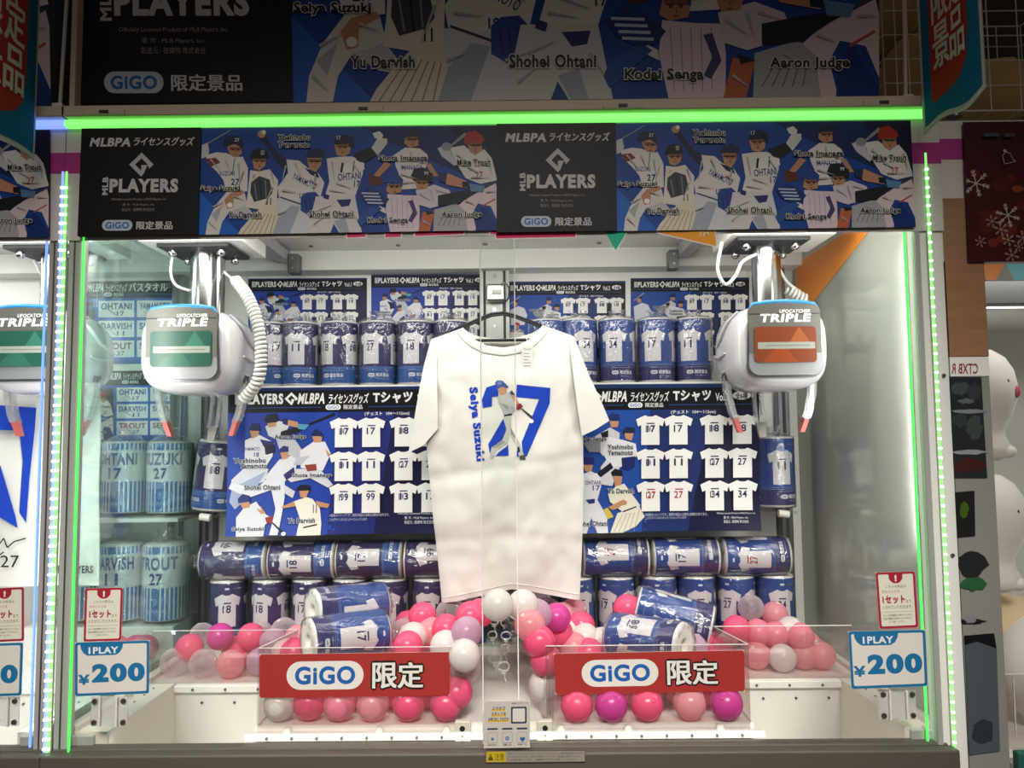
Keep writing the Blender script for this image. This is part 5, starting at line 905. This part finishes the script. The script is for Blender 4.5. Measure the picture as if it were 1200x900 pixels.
for lab, xa, xb, xw, xm, back in (('clear acrylic tray with red sign, below the green window claw', fx0, fx1, XL + .05, fx1, (pxx(560, .58, 705))), ('clear acrylic tray with red sign, below the orange window claw', gx1, gx0, XR - .05, gx0, (pxx(583, .58, 705)))):
    t = thing('ball_tray', lab, 'acrylic tray', (xa, .057, DECK)); sgn = 1 if xb > xa else -1
    plate(MB(), (xa, .057), (xb, .057), DECK - .052, zt, zt).build('front_plate', t); plate(MB(), (xa + sgn * .001, .06), (xa + sgn * .001, .362), DECK, zt, zf).build('side_plate', t); plate(MB(), (xw, .362), (xa, .362), DECK, zf, zf).build('rear_plate', t)
    for k in range(3): off = k * .012; plate(MB(), (xm - sgn * off * .6, .06 + off), (back - sgn * off * .3, .58), DECK, zt + .01 - k * .012, pz(712, .58)).build('divider', t)
    mb = MB(); xi = xm + sgn * .012; mb.box(min(xm - sgn * .012, xm + sgn * .022), .04, DECK - .052, max(xm - sgn * .012, xm + sgn * .022), .058, DECK + .012, 'ledge', .002); mb.cyl((xm + sgn * .004, .0395, DECK - .003), (xm + sgn * .004, .041, DECK - .003), .006, 'dark', 14)
    for i in range(3): bolt(mb, (xm + sgn * .004, .04, DECK - .018 - i * .012), .002, (0, -1, 0))
    mb.build('corner_clip', t)
    for i in range(3): m2 = MB(); cx = xa + (xb - xa) * (.15, .6, .93)[i]; m2.lathe([(0, .006), (.008, .0055), (.009, 0)], 'ledge', (0, 0, 0), 14); m2.v = [(cx + x, .056 - z, DECK - .012 + y) for x, y, z in m2.v]; m2.box(cx - .007, .0485, DECK - .0135, cx + .007, .0505, DECK - .0105, 'clipwhite'); m2.build('plate_screw', t)
def ring(px, py, Y, r): 
    p = at(px, py, Y); mb = MB(); mb.tube([p + Vector((r * cos(2 * pi * i / 16), .002 * sin(4 * pi * i / 16), r * .8 * sin(2 * pi * i / 16))) for i in range(17)], .0025, 'ziptie', 6, False); mb.box(p.x - .006, Y - .006, p.z - r * .8 - .006, p.x + .006, Y + .004, p.z - r * .8 + .004, 'ziptie', .0015); mb.tube([p + Vector((0, 0, -r * .8)), p + Vector((.006, -.012, -r * .8 - .022))], .0018, 'ziptie', 6); return mb.build('cable_tie')
for px, py, Y, r, lab in ((579, 728, .50, .012, 'clear cable tie topmost on the left divider between the trays'), (592, 730, .50, .012, 'clear cable tie topmost on the right divider between the trays'), (577, 744, .42, .012, 'clear cable tie second from the top on the left divider'), (593, 745, .42, .013, 'clear cable tie second from the top on the right divider'), (592, 760, .34, .013, 'clear cable tie third from the top on the right divider'), (580, 771, .28, .016, 'clear cable tie lowest on the left divider'), (590, 781, .24, .014, 'clear cable tie lowest on the right divider')): tag(ring(px, py, Y, r), lab, 'cable tie', 'clear cable ties on the dividers')
mb = MB(); xa, xb = pxx(569, .3, 800), pxx(606, .3, 800); mb.box(fx1 + .01, .061, DECK, gx0 - .01, .59, DECK + .004, 'tray_white'); tag(mb.build('centre_panel'), 'white floor panel between the two clear trays', 'panel')
# ------------------------------------------------------------------ balls
BRR = .0365; BZ = DECK + BRR + .0005
BMB = {}
def ball_mesh(m):
    if m in BMB: return BMB[m]
    mb = MB(); mb.sphere((0, 0, 0), BRR, m, 26, 16); mb.rings([[Vector(((BRR + d) * cos(2 * pi * j / 26), (BRR + d) * sin(2 * pi * j / 26), z)) for j in range(26)] for d, z in ((-.0003, -.0012), (.0004, 0), (-.0003, .0012))], m, cap0=False, cap1=False)
    mb.lathe([(.0055, BRR - .0006), (.005, BRR + .0005), (.003, BRR + .0008), (0, BRR + .0002)], 'ball_white' if m in ('ball_clear', 'ball_pale') else m, n=12)
    o = mb.build('ball', None, True); BMB[m] = o.data; bpy.data.objects.remove(o); return BMB[m]
WORD = {'hot': 'hot pink', 'pink': 'pink', 'pale': 'pale pink', 'magenta': 'magenta', 'white': 'white', 'clear': 'clear', 'lavender': 'lavender'}
PLACED = []; rb = random.Random(5)
def ball(m, p, label, group, s=1.0):
    o = bpy.data.objects.new('ball', ball_mesh('ball_' + m)); C.objects.link(o); o.location = p; o.rotation_euler = (rb.uniform(-1.4, .4), rb.uniform(-.8, .8), rb.uniform(0, 6)); o.scale = (s, s, s); PLACED.append((Vector(p), BRR * s)); return tag(o, label, 'ball', group)
GL, GRt = 'left heap of plastic balls', 'right heap of plastic balls'
def zone(g, x, y, m): return '%s plastic ball %s' % (WORD[m], {(0, 'f'): 'in the left tray under the red sign', (0, 's'): 'behind the left flank plate near the side window', (0, 'm'): 'in the left heap beside the centre divider', (0, 'b'): 'in the left heap around the lying rolls', (1, 'f'): 'in the right tray under the red sign', (1, 's'): 'behind the right flank plate near the side window', (1, 'm'): 'in the right heap beside the centre divider', (1, 'b'): 'in the right heap around the lying rolls'}[(g, 'f' if y > 795 else ('s' if (x < 325 or x > 855) else ('m' if 470 < x < 690 else 'b')))])
SPECIAL = {(258, 746): 'glossy magenta ball in the left flank, beside a large hot pink one', (294, 746): 'large hot pink ball on top of the left flank heap beside the lying rolls', (583, 709): 'white ball directly under the hem of the shirt, left of the divider', (613, 709): 'whitish ball directly under the hem of the shirt, right of the divider', (495, 722): 'hot pink ball standing out in front of the roll numbered 11', (863, 737): 'large hot pink ball to the right of the tilted blue roll', (880, 712): 'clear ball in front of the upright roll at the right heap', (735, 713): 'hot pink ball peeping out left of the tilted blue roll', (716, 826): 'magenta ball under the right red sign, second from the divider', (851, 824): 'magenta ball under the right red sign, at its outer end', (638, 803): 'large white ball against the divider left of the right red sign', (535, 812): 'hot pink ball at the inner end of the left red sign', (547, 741): 'lavender ball on top of the left heap by the divider', (652, 724): 'glossy pink ball on the right heap just below the shirt hem corner', (808, 824): 'pale pink ball under the right red sign, second from its outer end'}
BL = [(0, 328, 825, 'white', 0), (0, 363, 824, 'hot', 0), (0, 398, 825, 'pink', 0), (0, 437, 825, 'pale', 0), (0, 479, 825, 'hot', 0), (0, 523, 825, 'hot', 0), (0, 535, 812, 'hot', .4), (0, 546, 783, 'white', 1.2), (0, 544, 768, 'white', 2.0), (0, 522, 757, 'white', 2.0), (0, 547, 741, 'lavender', 2.6), (0, 523, 737, 'hot', 2.2), (0, 505, 740, 'pale', 1.8), (0, 478, 757, 'hot', 1.6), (0, 484, 746, 'white', 1.7), (0, 474, 741, 'clear', 1.6), (0, 478, 731, 'hot', 1.5), (0, 495, 722, 'hot', 2.4), (0, 526, 719, 'clear', 2.2), (0, 551, 722, 'hot', 2.8), (0, 563, 718, 'hot', 2.6), (0, 583, 709, 'white', 3.9),
      (0, 258, 746, 'magenta', 1), (0, 294, 746, 'hot', 1), (0, 222, 759, 'hot', .6), (0, 204, 776, 'clear', 0), (0, 238, 777, 'clear', 0), (0, 270, 778, 'pale', 0), (0, 305, 775, 'lavender', 0), (0, 237, 745, 'clear', .6), (0, 333, 739, 'clear', 1.1), (0, 349, 748, 'pale', 1.0), (0, 320, 752, 'lavender', .8), (0, 306, 744, 'clear', .8), (0, 345, 765, 'hot', 1), (0, 335, 765, 'white', .9),
      (1, 613, 709, 'white', 3.7), (1, 629, 720, 'lavender', 3.2), (1, 621, 733, 'pale', 3.0), (1, 632, 752, 'hot', 2.4), (1, 640, 774, 'hot', 1.6), (1, 638, 803, 'white', .5), (1, 652, 724, 'magenta', 2.6), (1, 655, 742, 'hot', 1.8), (1, 681, 733, 'hot', 1.8), (1, 672, 741, 'white', 1.5), (1, 686, 747, 'white', 1.4), (1, 672, 758, 'pale', 1.2), (1, 690, 765, 'hot', 1.0), (1, 735, 713, 'hot', 2.7), (1, 676, 826, 'hot', 0), (1, 716, 826, 'magenta', 0), (1, 758, 825, 'hot', 0), (1, 808, 824, 'pale', 0), (1, 851, 824, 'magenta', 0), (1, 812, 760, 'lavender', 1.3),
      (1, 863, 737, 'hot', 1.3), (1, 880, 712, 'clear', 1.9), (1, 908, 720, 'pale', 1.5), (1, 888, 741, 'pink', 1), (1, 909, 744, 'pink', .9), (1, 926, 738, 'white', 1.1), (1, 938, 746, 'pink', .9), (1, 963, 768, 'pale', 0), (1, 917, 771, 'white', 0), (1, 887, 768, 'pale', 0), (1, 942, 768, 'pale', 0), (1, 705, 752, 'white', 1.2)]
for g, x, y, m, L in BL:
    z = BZ + L * .055; p = at_z(x, y, z)
    if p.y > UY - .035: p = at(x, y, UY - .04 if L < 1.4 else UY - .03)
    ball(m, p, SPECIAL.get((x, y)) or zone(g, x, y, m), GL if g == 0 else GRt)
from mathutils import kdtree
def inv(p): 
    q = _M.transposed() @ (Vector(p) - CAM); return 600 + F * q.x / q.y, 450 - F * q.z / q.y
cols = ['hot', 'hot', 'hot', 'pink', 'pale', 'white', 'clear', 'pale']
def fill(g, poly, layer, y0, y1):
    st = BRR * 2.04; z = BZ + layer * .056; r = 0; y = y0
    while y < y1:
        x = -1.0 + (st / 2 if (r + layer) % 2 else 0)
        while x < .95:
            p = Vector((x + rb.uniform(-.003, .003), y + rb.uniform(-.003, .003), z))
            if poly(p.x, p.y) and all((p - q).length > (BRR + rr_) * .93 for q, rr_ in PLACED):
                u, v = inv(p); mm = rb.choice(cols)
                ball(mm, p, zone(g, u, v, mm), GL if g == 0 else GRt)
            x += st
        y += st * .87; r += 1
dvl = lambda y: fx1 + (pxx(560, .58, 705) - fx1) * (y - .06) / .52; dvr = lambda y: gx0 + (pxx(583, .58, 705) - gx0) * (y - .06) / .52
inL = lambda x, y: (fx0 + .04 < x < dvl(y) - .05 and .10 < y < UY - .02) or (XL + .09 < x <= fx0 + .04 and .405 < y < UY - .02)
inR = lambda x, y: (dvr(y) + .05 < x < gx1 - .04 and .10 < y < UY - .02) or (gx1 - .04 <= x < XR - .09 and .405 < y < UY - .02)
for lay, a, b in ((0, .10, .56), (1, .16, .56), (2, .30, .50)):
    fill(0, (lambda x, y: inL(x, y) and (lay < 2 or x > -.33)) , lay, a, b); fill(1, (lambda x, y: inR(x, y) and (lay < 2 or x < .2)), lay, a, b)
for px, py, m in ((216, 752, 'hot'), (165, 762, 'pink'), (130, 770, 'pale'), (180, 748, 'hot'), (150, 752, 'pink')):
    p = at_z(px, py, BZ + .01); p.x = min(p.x, XL - .05); p.y = min(p.y, .53); ball(m, p, '%s plastic ball of the neighbouring machine seen through the side window' % WORD[m], "neighbour's balls behind the side window")
# ------------------------------------------------------------------ neighbour's hung towel
mb = MB(); NY = .42; n = 16; rows = []
for j in range(25):
    v = j / 24; rows.append([Vector((at(-130 + (246 if 1 else 0) * i / n - v * 4 * 0, 455 + 232 * v, NY).x, NY + .006 * sin(i * .9 + v * 2) * (.3 + v) + .004 * sin(v * 9), at(20, 455 + 232 * v, NY).z)) for i in range(n + 1)])
mb.rings(rows, 'cloth', closed=False, cap0=False, cap1=False); mb.rings([[p + Vector((0, .004, 0)) for p in r] for r in rows], 'cloth', closed=False, cap0=False, cap1=False)
a = Art(); bl = '#1a3fae'
a.p([(-70, 470), (46, 478), (44, 505), (38, 560), (34, 612), (26, 600), (30, 540), (26, 505), (-70, 500)], bl); a.p([(-100, 560), (4, 545), (22, 606), (24, 618), (-6, 600), (-40, 640), (-80, 640)], bl)
a.t('MLB PLAYERS', 60, 662, 112, 671, '#3a3d44', .05); a.p([(76, 650), (82, 643), (88, 650), (85, 653), (82, 649), (79, 653)], '#3a3d44')
for p0, p1 in (((0, 641), (8, 630)), ((8, 630), (12, 641)), ((12, 641), (20, 634)), ((20, 634), (34, 630)), ((0, 652), (8, 646))): a.l(*p0, *p1, 1.5, '#202126')
a.t('27', 4, 650, 26, 664, '#202126', .0)
stamp(mb, a, lambda x, y, L: Vector((at(x, y, NY).x, NY - .0125 - .00003 * L, at(x, y, NY).z)), 'cloth_print', (8, 8)); tag(mb.build('hung_towel'), 'white towel with large blue shapes and a signature in the neighbouring machine', 'towel')
# ------------------------------------------------------------------ hanging flags, jutting out from the machines
def flag(X, label, facing):
    a = Art(); a.r(0, 0, 100, 130, '#0f6f96'); a.p([(12, -5), (82, -5), (82, 80), (78, 98), (66, 108), (44, 115), (16, 119), (12, 116)], '#b03a22')
    for i, ch in enumerate('限定景品'): x = 18 + (i % 2) * 31; y = 26 + (i // 2) * 36; a.t(ch, x, y, x + 28, y + 33, '#dcd6c2', .06)
    y0, z0 = -.035, pz(160, -.03, 1077) if facing < 0 else pz(189, -.03, 45); L = .235; mb = MB(); hgt = .40; th = .0015
    N = 14; bot = lambda u: .012 * sin(u * pi * 2) * (1 if facing < 0 else .2) - (0 if facing < 0 else 0)
    def pt(u, v, o=0): return Vector((X + o + .006 * sin(u * 5) * (1 - v * 0), y0 - L * u, z0 + bot(u) * (v) + hgt * (1 - v)))
    for o in (0, th): mb.rings([[pt(i / N, j / 10, o) for i in range(N + 1)] for j in range(11)], 'flag_white', closed=False, cap0=False, cap1=False)
    s = -1 if facing < 0 else 1
    # artwork reads from the visible side
    def fn(x, y, k): u = (x / 100) if facing < 0 else 1 - x / 100; u = .04 + u * .92; v = .02 + (y / 130) * .95; p = pt(u, v); p.x += s * (.0012 + .0001 * k) + (th if s > 0 else 0); return p
    stamp(mb, a, fn, 'flag_print', (10, 13)); o = tag(mb.build('hanging_flag'), label, 'flag', 'blue and red hanging flags'); o['_o'] = tuple(o.location)
    p = MB(); p.tube([(X, y0 + .04, z0 + hgt), (X, y0 - L - .02, z0 + hgt)], .004, 'wire', 8); p.build('rod', o)
mat('flag_white', '#cfd2cc', .7)
flag(at(1077, 80, -.03).x, 'blue and red flag with white characters at the upper right, before the wire basket', -1)
flag(at(45, 80, -.03).x, 'blue and red flag with white characters cut off at the upper left photo edge', 1)
for px, py in ((1062, 128), (70, 138)):                                   # small pole clips on the machine top
    p = at(px, py, .03); mb = MB(); mb.box(p.x - .028, .0, p.z - .006, p.x + .028, .06, p.z + .008, 'clipwhite', .003); mb.box(p.x - .012, .015, p.z + .008, p.x + .012, .045, p.z + .03, 'clipwhite', .003); mb.cyl((p.x, .03, p.z + .03), (p.x + .012, .03, p.z + .42), .0042, 'wire', 10)
    tag(mb.build('sign_pole'), 'thin pole in a white clip beside the ' + ('wire basket at the upper right' if px > 500 else 'flag at the upper left'), 'pole')
# ------------------------------------------------------------------ wire baskets with beige sacks
def basket(x0, x1, y0, y1, z0, z1, label, n=6):
    mb = MB(); r = .0016
    for i in range(n + 1):
        x = x0 + (x1 - x0) * i / n; mb.tube([(x, y0, z0), (x, y0, z1)], r, 'wire', 5); mb.tube([(x, y1, z0), (x, y1, z1)], r, 'wire', 5); mb.tube([(x, y0, z0), (x, y1, z0)], r, 'wire', 5)
    k = 7
    for j in range(k + 1):
        z = z0 + (z1 - z0) * j / k; mb.tube([(x0, y0, z), (x1, y0, z), (x1, y1, z), (x0, y1, z), (x0, y0, z)], r * (1.6 if j in (0, k) else 1), 'wire', 5)
    for j in range(4): y = y0 + (y1 - y0) * (j + .5) / 4; mb.tube([(x0, y, z1), (x0, y, z0), (x1, y, z0), (x1, y, z1)], r, 'wire', 5)
    return tag(mb.build('wire_basket'), label, 'wire basket', 'wire baskets on top of the machines')
zb = pz(122, .08, 1040) ; basket(pxx(1032, .12, 100), pxx(1090, .12, 100), .10, .50, zb, zb + .42, 'white wire basket between the big banner and the right hanging flag', 4); basket(pxx(1122, .06, 100), pxx(1122, .06, 100) + .42, .05, .45, pz(132, .06, 1150), pz(132, .06, 1150) + .42, 'white wire basket behind the right hanging flag, above the red snowflake panel', 6)
def sack(c, sx, sy, sz, label, seed):
    mb = MB(); N = 26; rg = []
    for i in range(1, 16):
        ph = pi * i / 16; ring_ = []
        for j in range(N): th = 2 * pi * j / N; d = Vector((sin(ph) * cos(th), sin(ph) * sin(th), -cos(ph))); q = Vector((math.copysign(abs(d.x) ** .7, d.x), math.copysign(abs(d.y) ** .7, d.y), math.copysign(abs(d.z) ** .8, d.z))); f = 1 + .12 * noise.noise(d * 2 + Vector((seed, 0, 0))); ring_.append(Vector(c) + Vector((q.x * sx * f, q.y * sy * f, q.z * sz * f)))
        rg.append(ring_)
    mb.rings(rg, 'sack'); tag(mb.build('prize_sack'), label, 'sack', 'beige prize sacks in the wire baskets')
x = pxx(1060, .3, 60); sack((x - .0, .27, zb + .13), .07, .12, .12, 'lower beige sack in the basket beside the big banner', 1); sack((x - .01, .28, zb + .34), .065, .11, .10, 'upper beige sack in the basket beside the big banner', 4)
x = pxx(1165, .25, 60); z = pz(132, .06, 1150); sack((x - .06, .25, z + .10), .10, .13, .095, 'beige sack low in the basket behind the right flag', 2); sack((x + .12, .27, z + .12), .09, .12, .11, 'beige sack at the far end of the basket behind the right flag', 7)
p = at(1118, 128, .02); mb = MB(); mb.cyl((p.x, .02, p.z - .02), (p.x, .02, p.z + .025), .016, 'alu_dark', 18); mb.sphere((p.x, .02, p.z + .028), .016, 'alu_dark', 16, 8); mb.box(p.x - .02, -.012, p.z + .005, p.x + .004, .01, p.z + .016, 'dark', .003); tag(mb.build('lock_knob'), 'small dark metal lock knob on the right machine top', 'knob')
# ------------------------------------------------------------------ right neighbour: mirrored pillar, header panel, plush toys
a0, a1 = pxx(1119.5, 0), pxx(1166, 0)
t = thing('pillar', 'pillar with a wooden top and mirrored lower face beside the right light strip', 'pillar', ((a0 + a1) / 2, .02, 0)); ztop, zw, zm = pz(232, 0, 1110), pz(418, 0, 1130), pz(441, 0, 1130)
MB().box(a0, .0, zw, a1, .08, ztop, 'wood', .002).build('wood_panel', t); MB().box(a0, .002, zm, a1, .08, zw, 'letter_white', .001).build('white_strip', t)
mb = MB(); mb.box(a0, .004, 0, a1, .08, zm, 'mirror', .001); A = Art(); fr = lambda pts, c: A.p(pts, c)  # mirrored lettering and goods are reflections painted as flat art
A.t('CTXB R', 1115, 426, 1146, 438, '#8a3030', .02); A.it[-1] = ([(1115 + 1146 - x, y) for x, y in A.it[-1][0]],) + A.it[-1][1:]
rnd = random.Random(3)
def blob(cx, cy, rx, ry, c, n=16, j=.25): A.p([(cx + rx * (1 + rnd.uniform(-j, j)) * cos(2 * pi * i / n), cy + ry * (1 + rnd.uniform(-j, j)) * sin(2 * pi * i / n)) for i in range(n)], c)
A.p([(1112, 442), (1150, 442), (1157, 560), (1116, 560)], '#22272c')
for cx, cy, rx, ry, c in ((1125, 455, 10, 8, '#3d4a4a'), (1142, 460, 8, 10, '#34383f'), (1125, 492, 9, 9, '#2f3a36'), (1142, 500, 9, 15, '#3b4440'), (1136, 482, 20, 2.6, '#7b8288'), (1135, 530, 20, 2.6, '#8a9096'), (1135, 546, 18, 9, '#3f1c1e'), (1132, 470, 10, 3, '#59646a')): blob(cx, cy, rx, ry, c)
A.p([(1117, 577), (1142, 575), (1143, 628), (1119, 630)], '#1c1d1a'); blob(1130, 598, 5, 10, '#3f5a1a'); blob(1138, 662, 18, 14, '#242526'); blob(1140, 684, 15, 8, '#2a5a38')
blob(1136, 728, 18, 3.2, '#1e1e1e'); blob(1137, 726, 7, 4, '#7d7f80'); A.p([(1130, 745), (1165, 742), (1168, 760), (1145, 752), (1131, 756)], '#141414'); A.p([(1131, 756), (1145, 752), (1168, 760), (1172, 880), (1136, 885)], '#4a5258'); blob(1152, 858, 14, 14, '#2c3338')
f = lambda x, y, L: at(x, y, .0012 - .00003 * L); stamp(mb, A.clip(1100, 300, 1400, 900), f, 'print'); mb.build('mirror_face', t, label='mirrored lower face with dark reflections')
t2 = thing('prize_machine', 'neighbouring machine with plush toys, cut off at the right photo edge', 'crane game machine', (1.5, .4, 0)); rx0, rx1 = a1 + .003, a1 + .95
mb = MB(); mb.box(rx0, -.02, 0, rx1, .0, .83, 'green_base', .003); mb.box(rx0, 0, 0, rx1, .8, .70, 'dark'); mb.build('base', t2); MB().box(rx0, .0, .70, rx1, .8, .80, 'tray_white').build('playfield', t2)
MB().box(rx0, .78, .7, rx1, .80, 2.2, 'panel').build('back_panel', t2); MB().box(rx1 - .02, 0, .7, rx1, .8, 2.2, 'panel').build('side_panel', t2); MB().box(XR + .045, .085, .7, XR + .06, .8, 2.2, 'panel').build('side_panel', t2)
MB().box(rx0 - .145, .004, pz(306, 0, 1160), rx1, .03, pz(140, 0, 1160), 'header_white', .002).box(rx0 - .145, .0028, pz(186, 0, 1110), pxx(1131, 0, 170), .01, pz(162, 0, 1110), 'magenta').build('header', t2)
MB().box(rx0, .03, 2.03, rx1, .8, 2.05, 'panel').box(rx0, .45, 1.86, rx1, .52, 1.93, 'alu_dark', .004).build('ceiling_panel', t2); MB().cyl((rx0 + .01, .5, pz(356, .5, 1170)), (rx1 - .05, .5, pz(356, .5, 1170)), .013, 'tube', 12).build('light_tube', t2)
MB().box(rx0, .008, .83, rx1, .012, 2.0, 'door_glass').build('glass_door', t2)
for u in (.03, .20): MB().box(rx0 + u, .60, .8, rx0 + u + .04, .64, pz(385, .6, 1170), 'red_frame', .003).build('red_frame', t2, label='red upright frame')
MB().box(rx0, .60, pz(398, .6, 1170), rx0 + .3, .64, pz(383, .6, 1170), 'red_frame', .003).build('red_crossbar', t2, label='red crossbar')
for k, (pts, c, lab) in enumerate((([(1150, 310), (1178, 308), (1160, 340)], '#e8955a', 'orange pennant in the right machine'), ([(1178, 308), (1210, 306), (1194, 336)], '#7cc0c8', 'pale blue pennant in the right machine'))):
    mb = MB(); A = Art(); A.p(pts, c); stamp(mb, A, lambda x, y, L: at(x, y, .62), 'print_matte'); stamp(mb, A, lambda x, y, L: at(x, y, .621), 'print_matte'); tag(mb.build('pennant'), lab, 'pennant', 'paper pennants')
def xmas():
    A = Art(); A.r(1128, 138, 1420, 310, '#3a0d0d', 5)
    rr_ = random.Random(9)
    for i in range(26): A.o(rr_.uniform(1140, 1300), rr_.uniform(190, 300), rr_.uniform(4, 10), rr_.uniform(4, 10), rr_.choice(['#5a1a12', '#6a2416', '#4d1512', '#7a3a1c', '#521410']))
    def flake(cx, cy, r, c, six=6):
        for k in range(six):
            th = pi * k / 3 + .3; d = (cos(th), sin(th)); A.l(cx, cy, cx + d[0] * r, cy + d[1] * r, r * .07, c)
            for s in (.45, .7):
                for q in (-.6, .6): e = (cos(th + q), sin(th + q)); A.l(cx + d[0] * r * s, cy + d[1] * r * s, cx + d[0] * r * s + e[0] * r * .26, cy + d[1] * r * s + e[1] * r * .26, r * .06, c)
    for cx, cy, r, c in ((1140, 214, 17, '#b9a7a2'), (1176, 254, 15, '#b9a7a2'), (1157, 261, 8, '#a08680'), (1167, 271, 9, '#b08a84'), (1175, 284, 8, '#b09a94'), (1142, 286, 7, '#a08680'), (1178, 303, 9, '#a08680'), (1192, 282, 9, '#a58a84'), (1200, 250, 7, '#b9a7a2'), (1186, 293, 6, '#a08680'), (1240, 230, 14, '#b9a7a2'), (1225, 290, 10, '#b9a7a2')): flake(cx, cy, r, c)
    for u, v in zip([(1172, 191), (1170, 182), (1174, 177), (1179, 179), (1182, 186), (1185, 189), (1173, 192), (1172, 191)], [(1170, 182), (1174, 177), (1179, 179), (1182, 186), (1185, 189), (1173, 192), (1172, 191), (1172, 191.5)]): A.l(*u, *v, .8, '#a89a98')
    A.o(1173, 176, 2, 2, '#a89a98'); A.t('メリー', 1149, 155, 1167, 159, '#5f6c8a', .02) if 0 else A.r(1149, 154, 1167, 158, '#3c4a66', 1); A.r(1173, 154, 1185, 159, '#4a4038', 1); return A.clip(1128, 138, 1420, 310)
board('header_panel', xmas(), px_quad(0, 0, 0, 0, -.006, [(1129, 143), (1420, 139), (1424, 304), (1135, 307)]), (1128, 138, 1420, 310), 'dark red panel with snowflakes and a bell at the upper right', 'panel', None, 'print')
def plush(px, py, Y, s, label, face):
    p = at(px, py, Y); t = thing('plush_toy', label, 'plush toy', p, 'white plush toys in the right machine')
    def blobm(prof, m, dx=0): return MB().lathe([(r * s, z * s) for r, z in prof], m, n=32)
    mb = blobm([(0, 0), (.05, .002), (.078, .02), (.083, .045), (.07, .075), (.068, .10), (.088, .14), (.105, .19), (.108, .24), (.10, .285), (.078, .325), (.045, .35), (0, .358)], 'plush_white'); mb.sphere((.052 * s, -.05 * s, .03 * s), .026 * s, 'plush_white', 14, 8, 1, 1, .8); mb.sphere((-.052 * s, -.05 * s, .03 * s), .026 * s, 'plush_white', 14, 8, 1, 1, .8); mb.build('body', t, True)
    for sx in (-1, 1):
        c = MB(); c.sphere((sx * .068 * s, -.078 * s, .215 * s), .017 * s, 'plush_pink', 14, 8, 1, .5, 1.2); c.build('cheek', t, True, label='pink cheek spot'); e = MB(); e.sphere((sx * .034 * s, -.098 * s, .245 * s), .006 * s, 'dark', 10, 6, 1, .6, 1.4); e.build('eye', t, True, label='small black eye')
plush(1150, 540, .40, .85, 'upper white plush toy sitting on the bar in the right machine', 0); plush(1160, 692, .36, .86, 'lower white plush toy sitting on the beige cushion in the right machine', 0)
p = at(1150, 540, .42); mb = MB(); mb.cyl((rx0 + .005, .42, p.z - .004), (rx0 + .14, .42, p.z - .004), .007, 'steel', 14); mb.cyl((rx0 + .13, .42, p.z - .004), (rx0 + .15, .42, p.z - .004), .010, 'steel', 14); mb.box(rx0 + .003, .38, p.z - .02, rx0 + .006, .46, p.z + .012, 'steel'); tag(mb.build('support_bar'), 'short steel bar under the upper white plush toy', 'bar')
def cushion(c, sx, sy, sz, m, label):
    mb = MB(); N = 30; mb.rings([[Vector(c) + Vector((sx * sin(pi * i / 14) * cos(2 * pi * j / N), sy * sin(pi * i / 14) * sin(2 * pi * j / N), sz * (-cos(pi * i / 14)) * (1 + .05 * noise.noise(Vector((i * .4, j * .3, 1)))))) for j in range(N)] for i in range(1, 14)], m); tag(mb.build('plush_cushion'), label, 'cushion', 'round plush cushions in the right machine')
c = at(1185, 735, .40); cushion((c.x, .45, c.z), .17, .15, .075, 'plush_beige', 'beige plush cushion under the lower white plush toy'); c = at(1196, 800, .30); cushion((c.x + .02, .20, .80 + .135), .13, .095, .135, 'plush_white', 'large round white plush cushion at the lower right edge')
c = at(1160, 800, .1); mb = MB(); x = pxx(1150, .08, 800); plate(mb, (x, .08), (x + .4, .08), .80, pz(790, .08, 1170), pz(790, .08, 1170)); mb.box(pxx(1186, .08, 800), .076, pz(862, .08, 1186), pxx(1187, .08, 800), .079, pz(795, .08, 1186), 'clipwhite'); tag(mb.build('acrylic_plate'), 'clear acrylic plate with a slot before the plush cushions', 'acrylic plate')
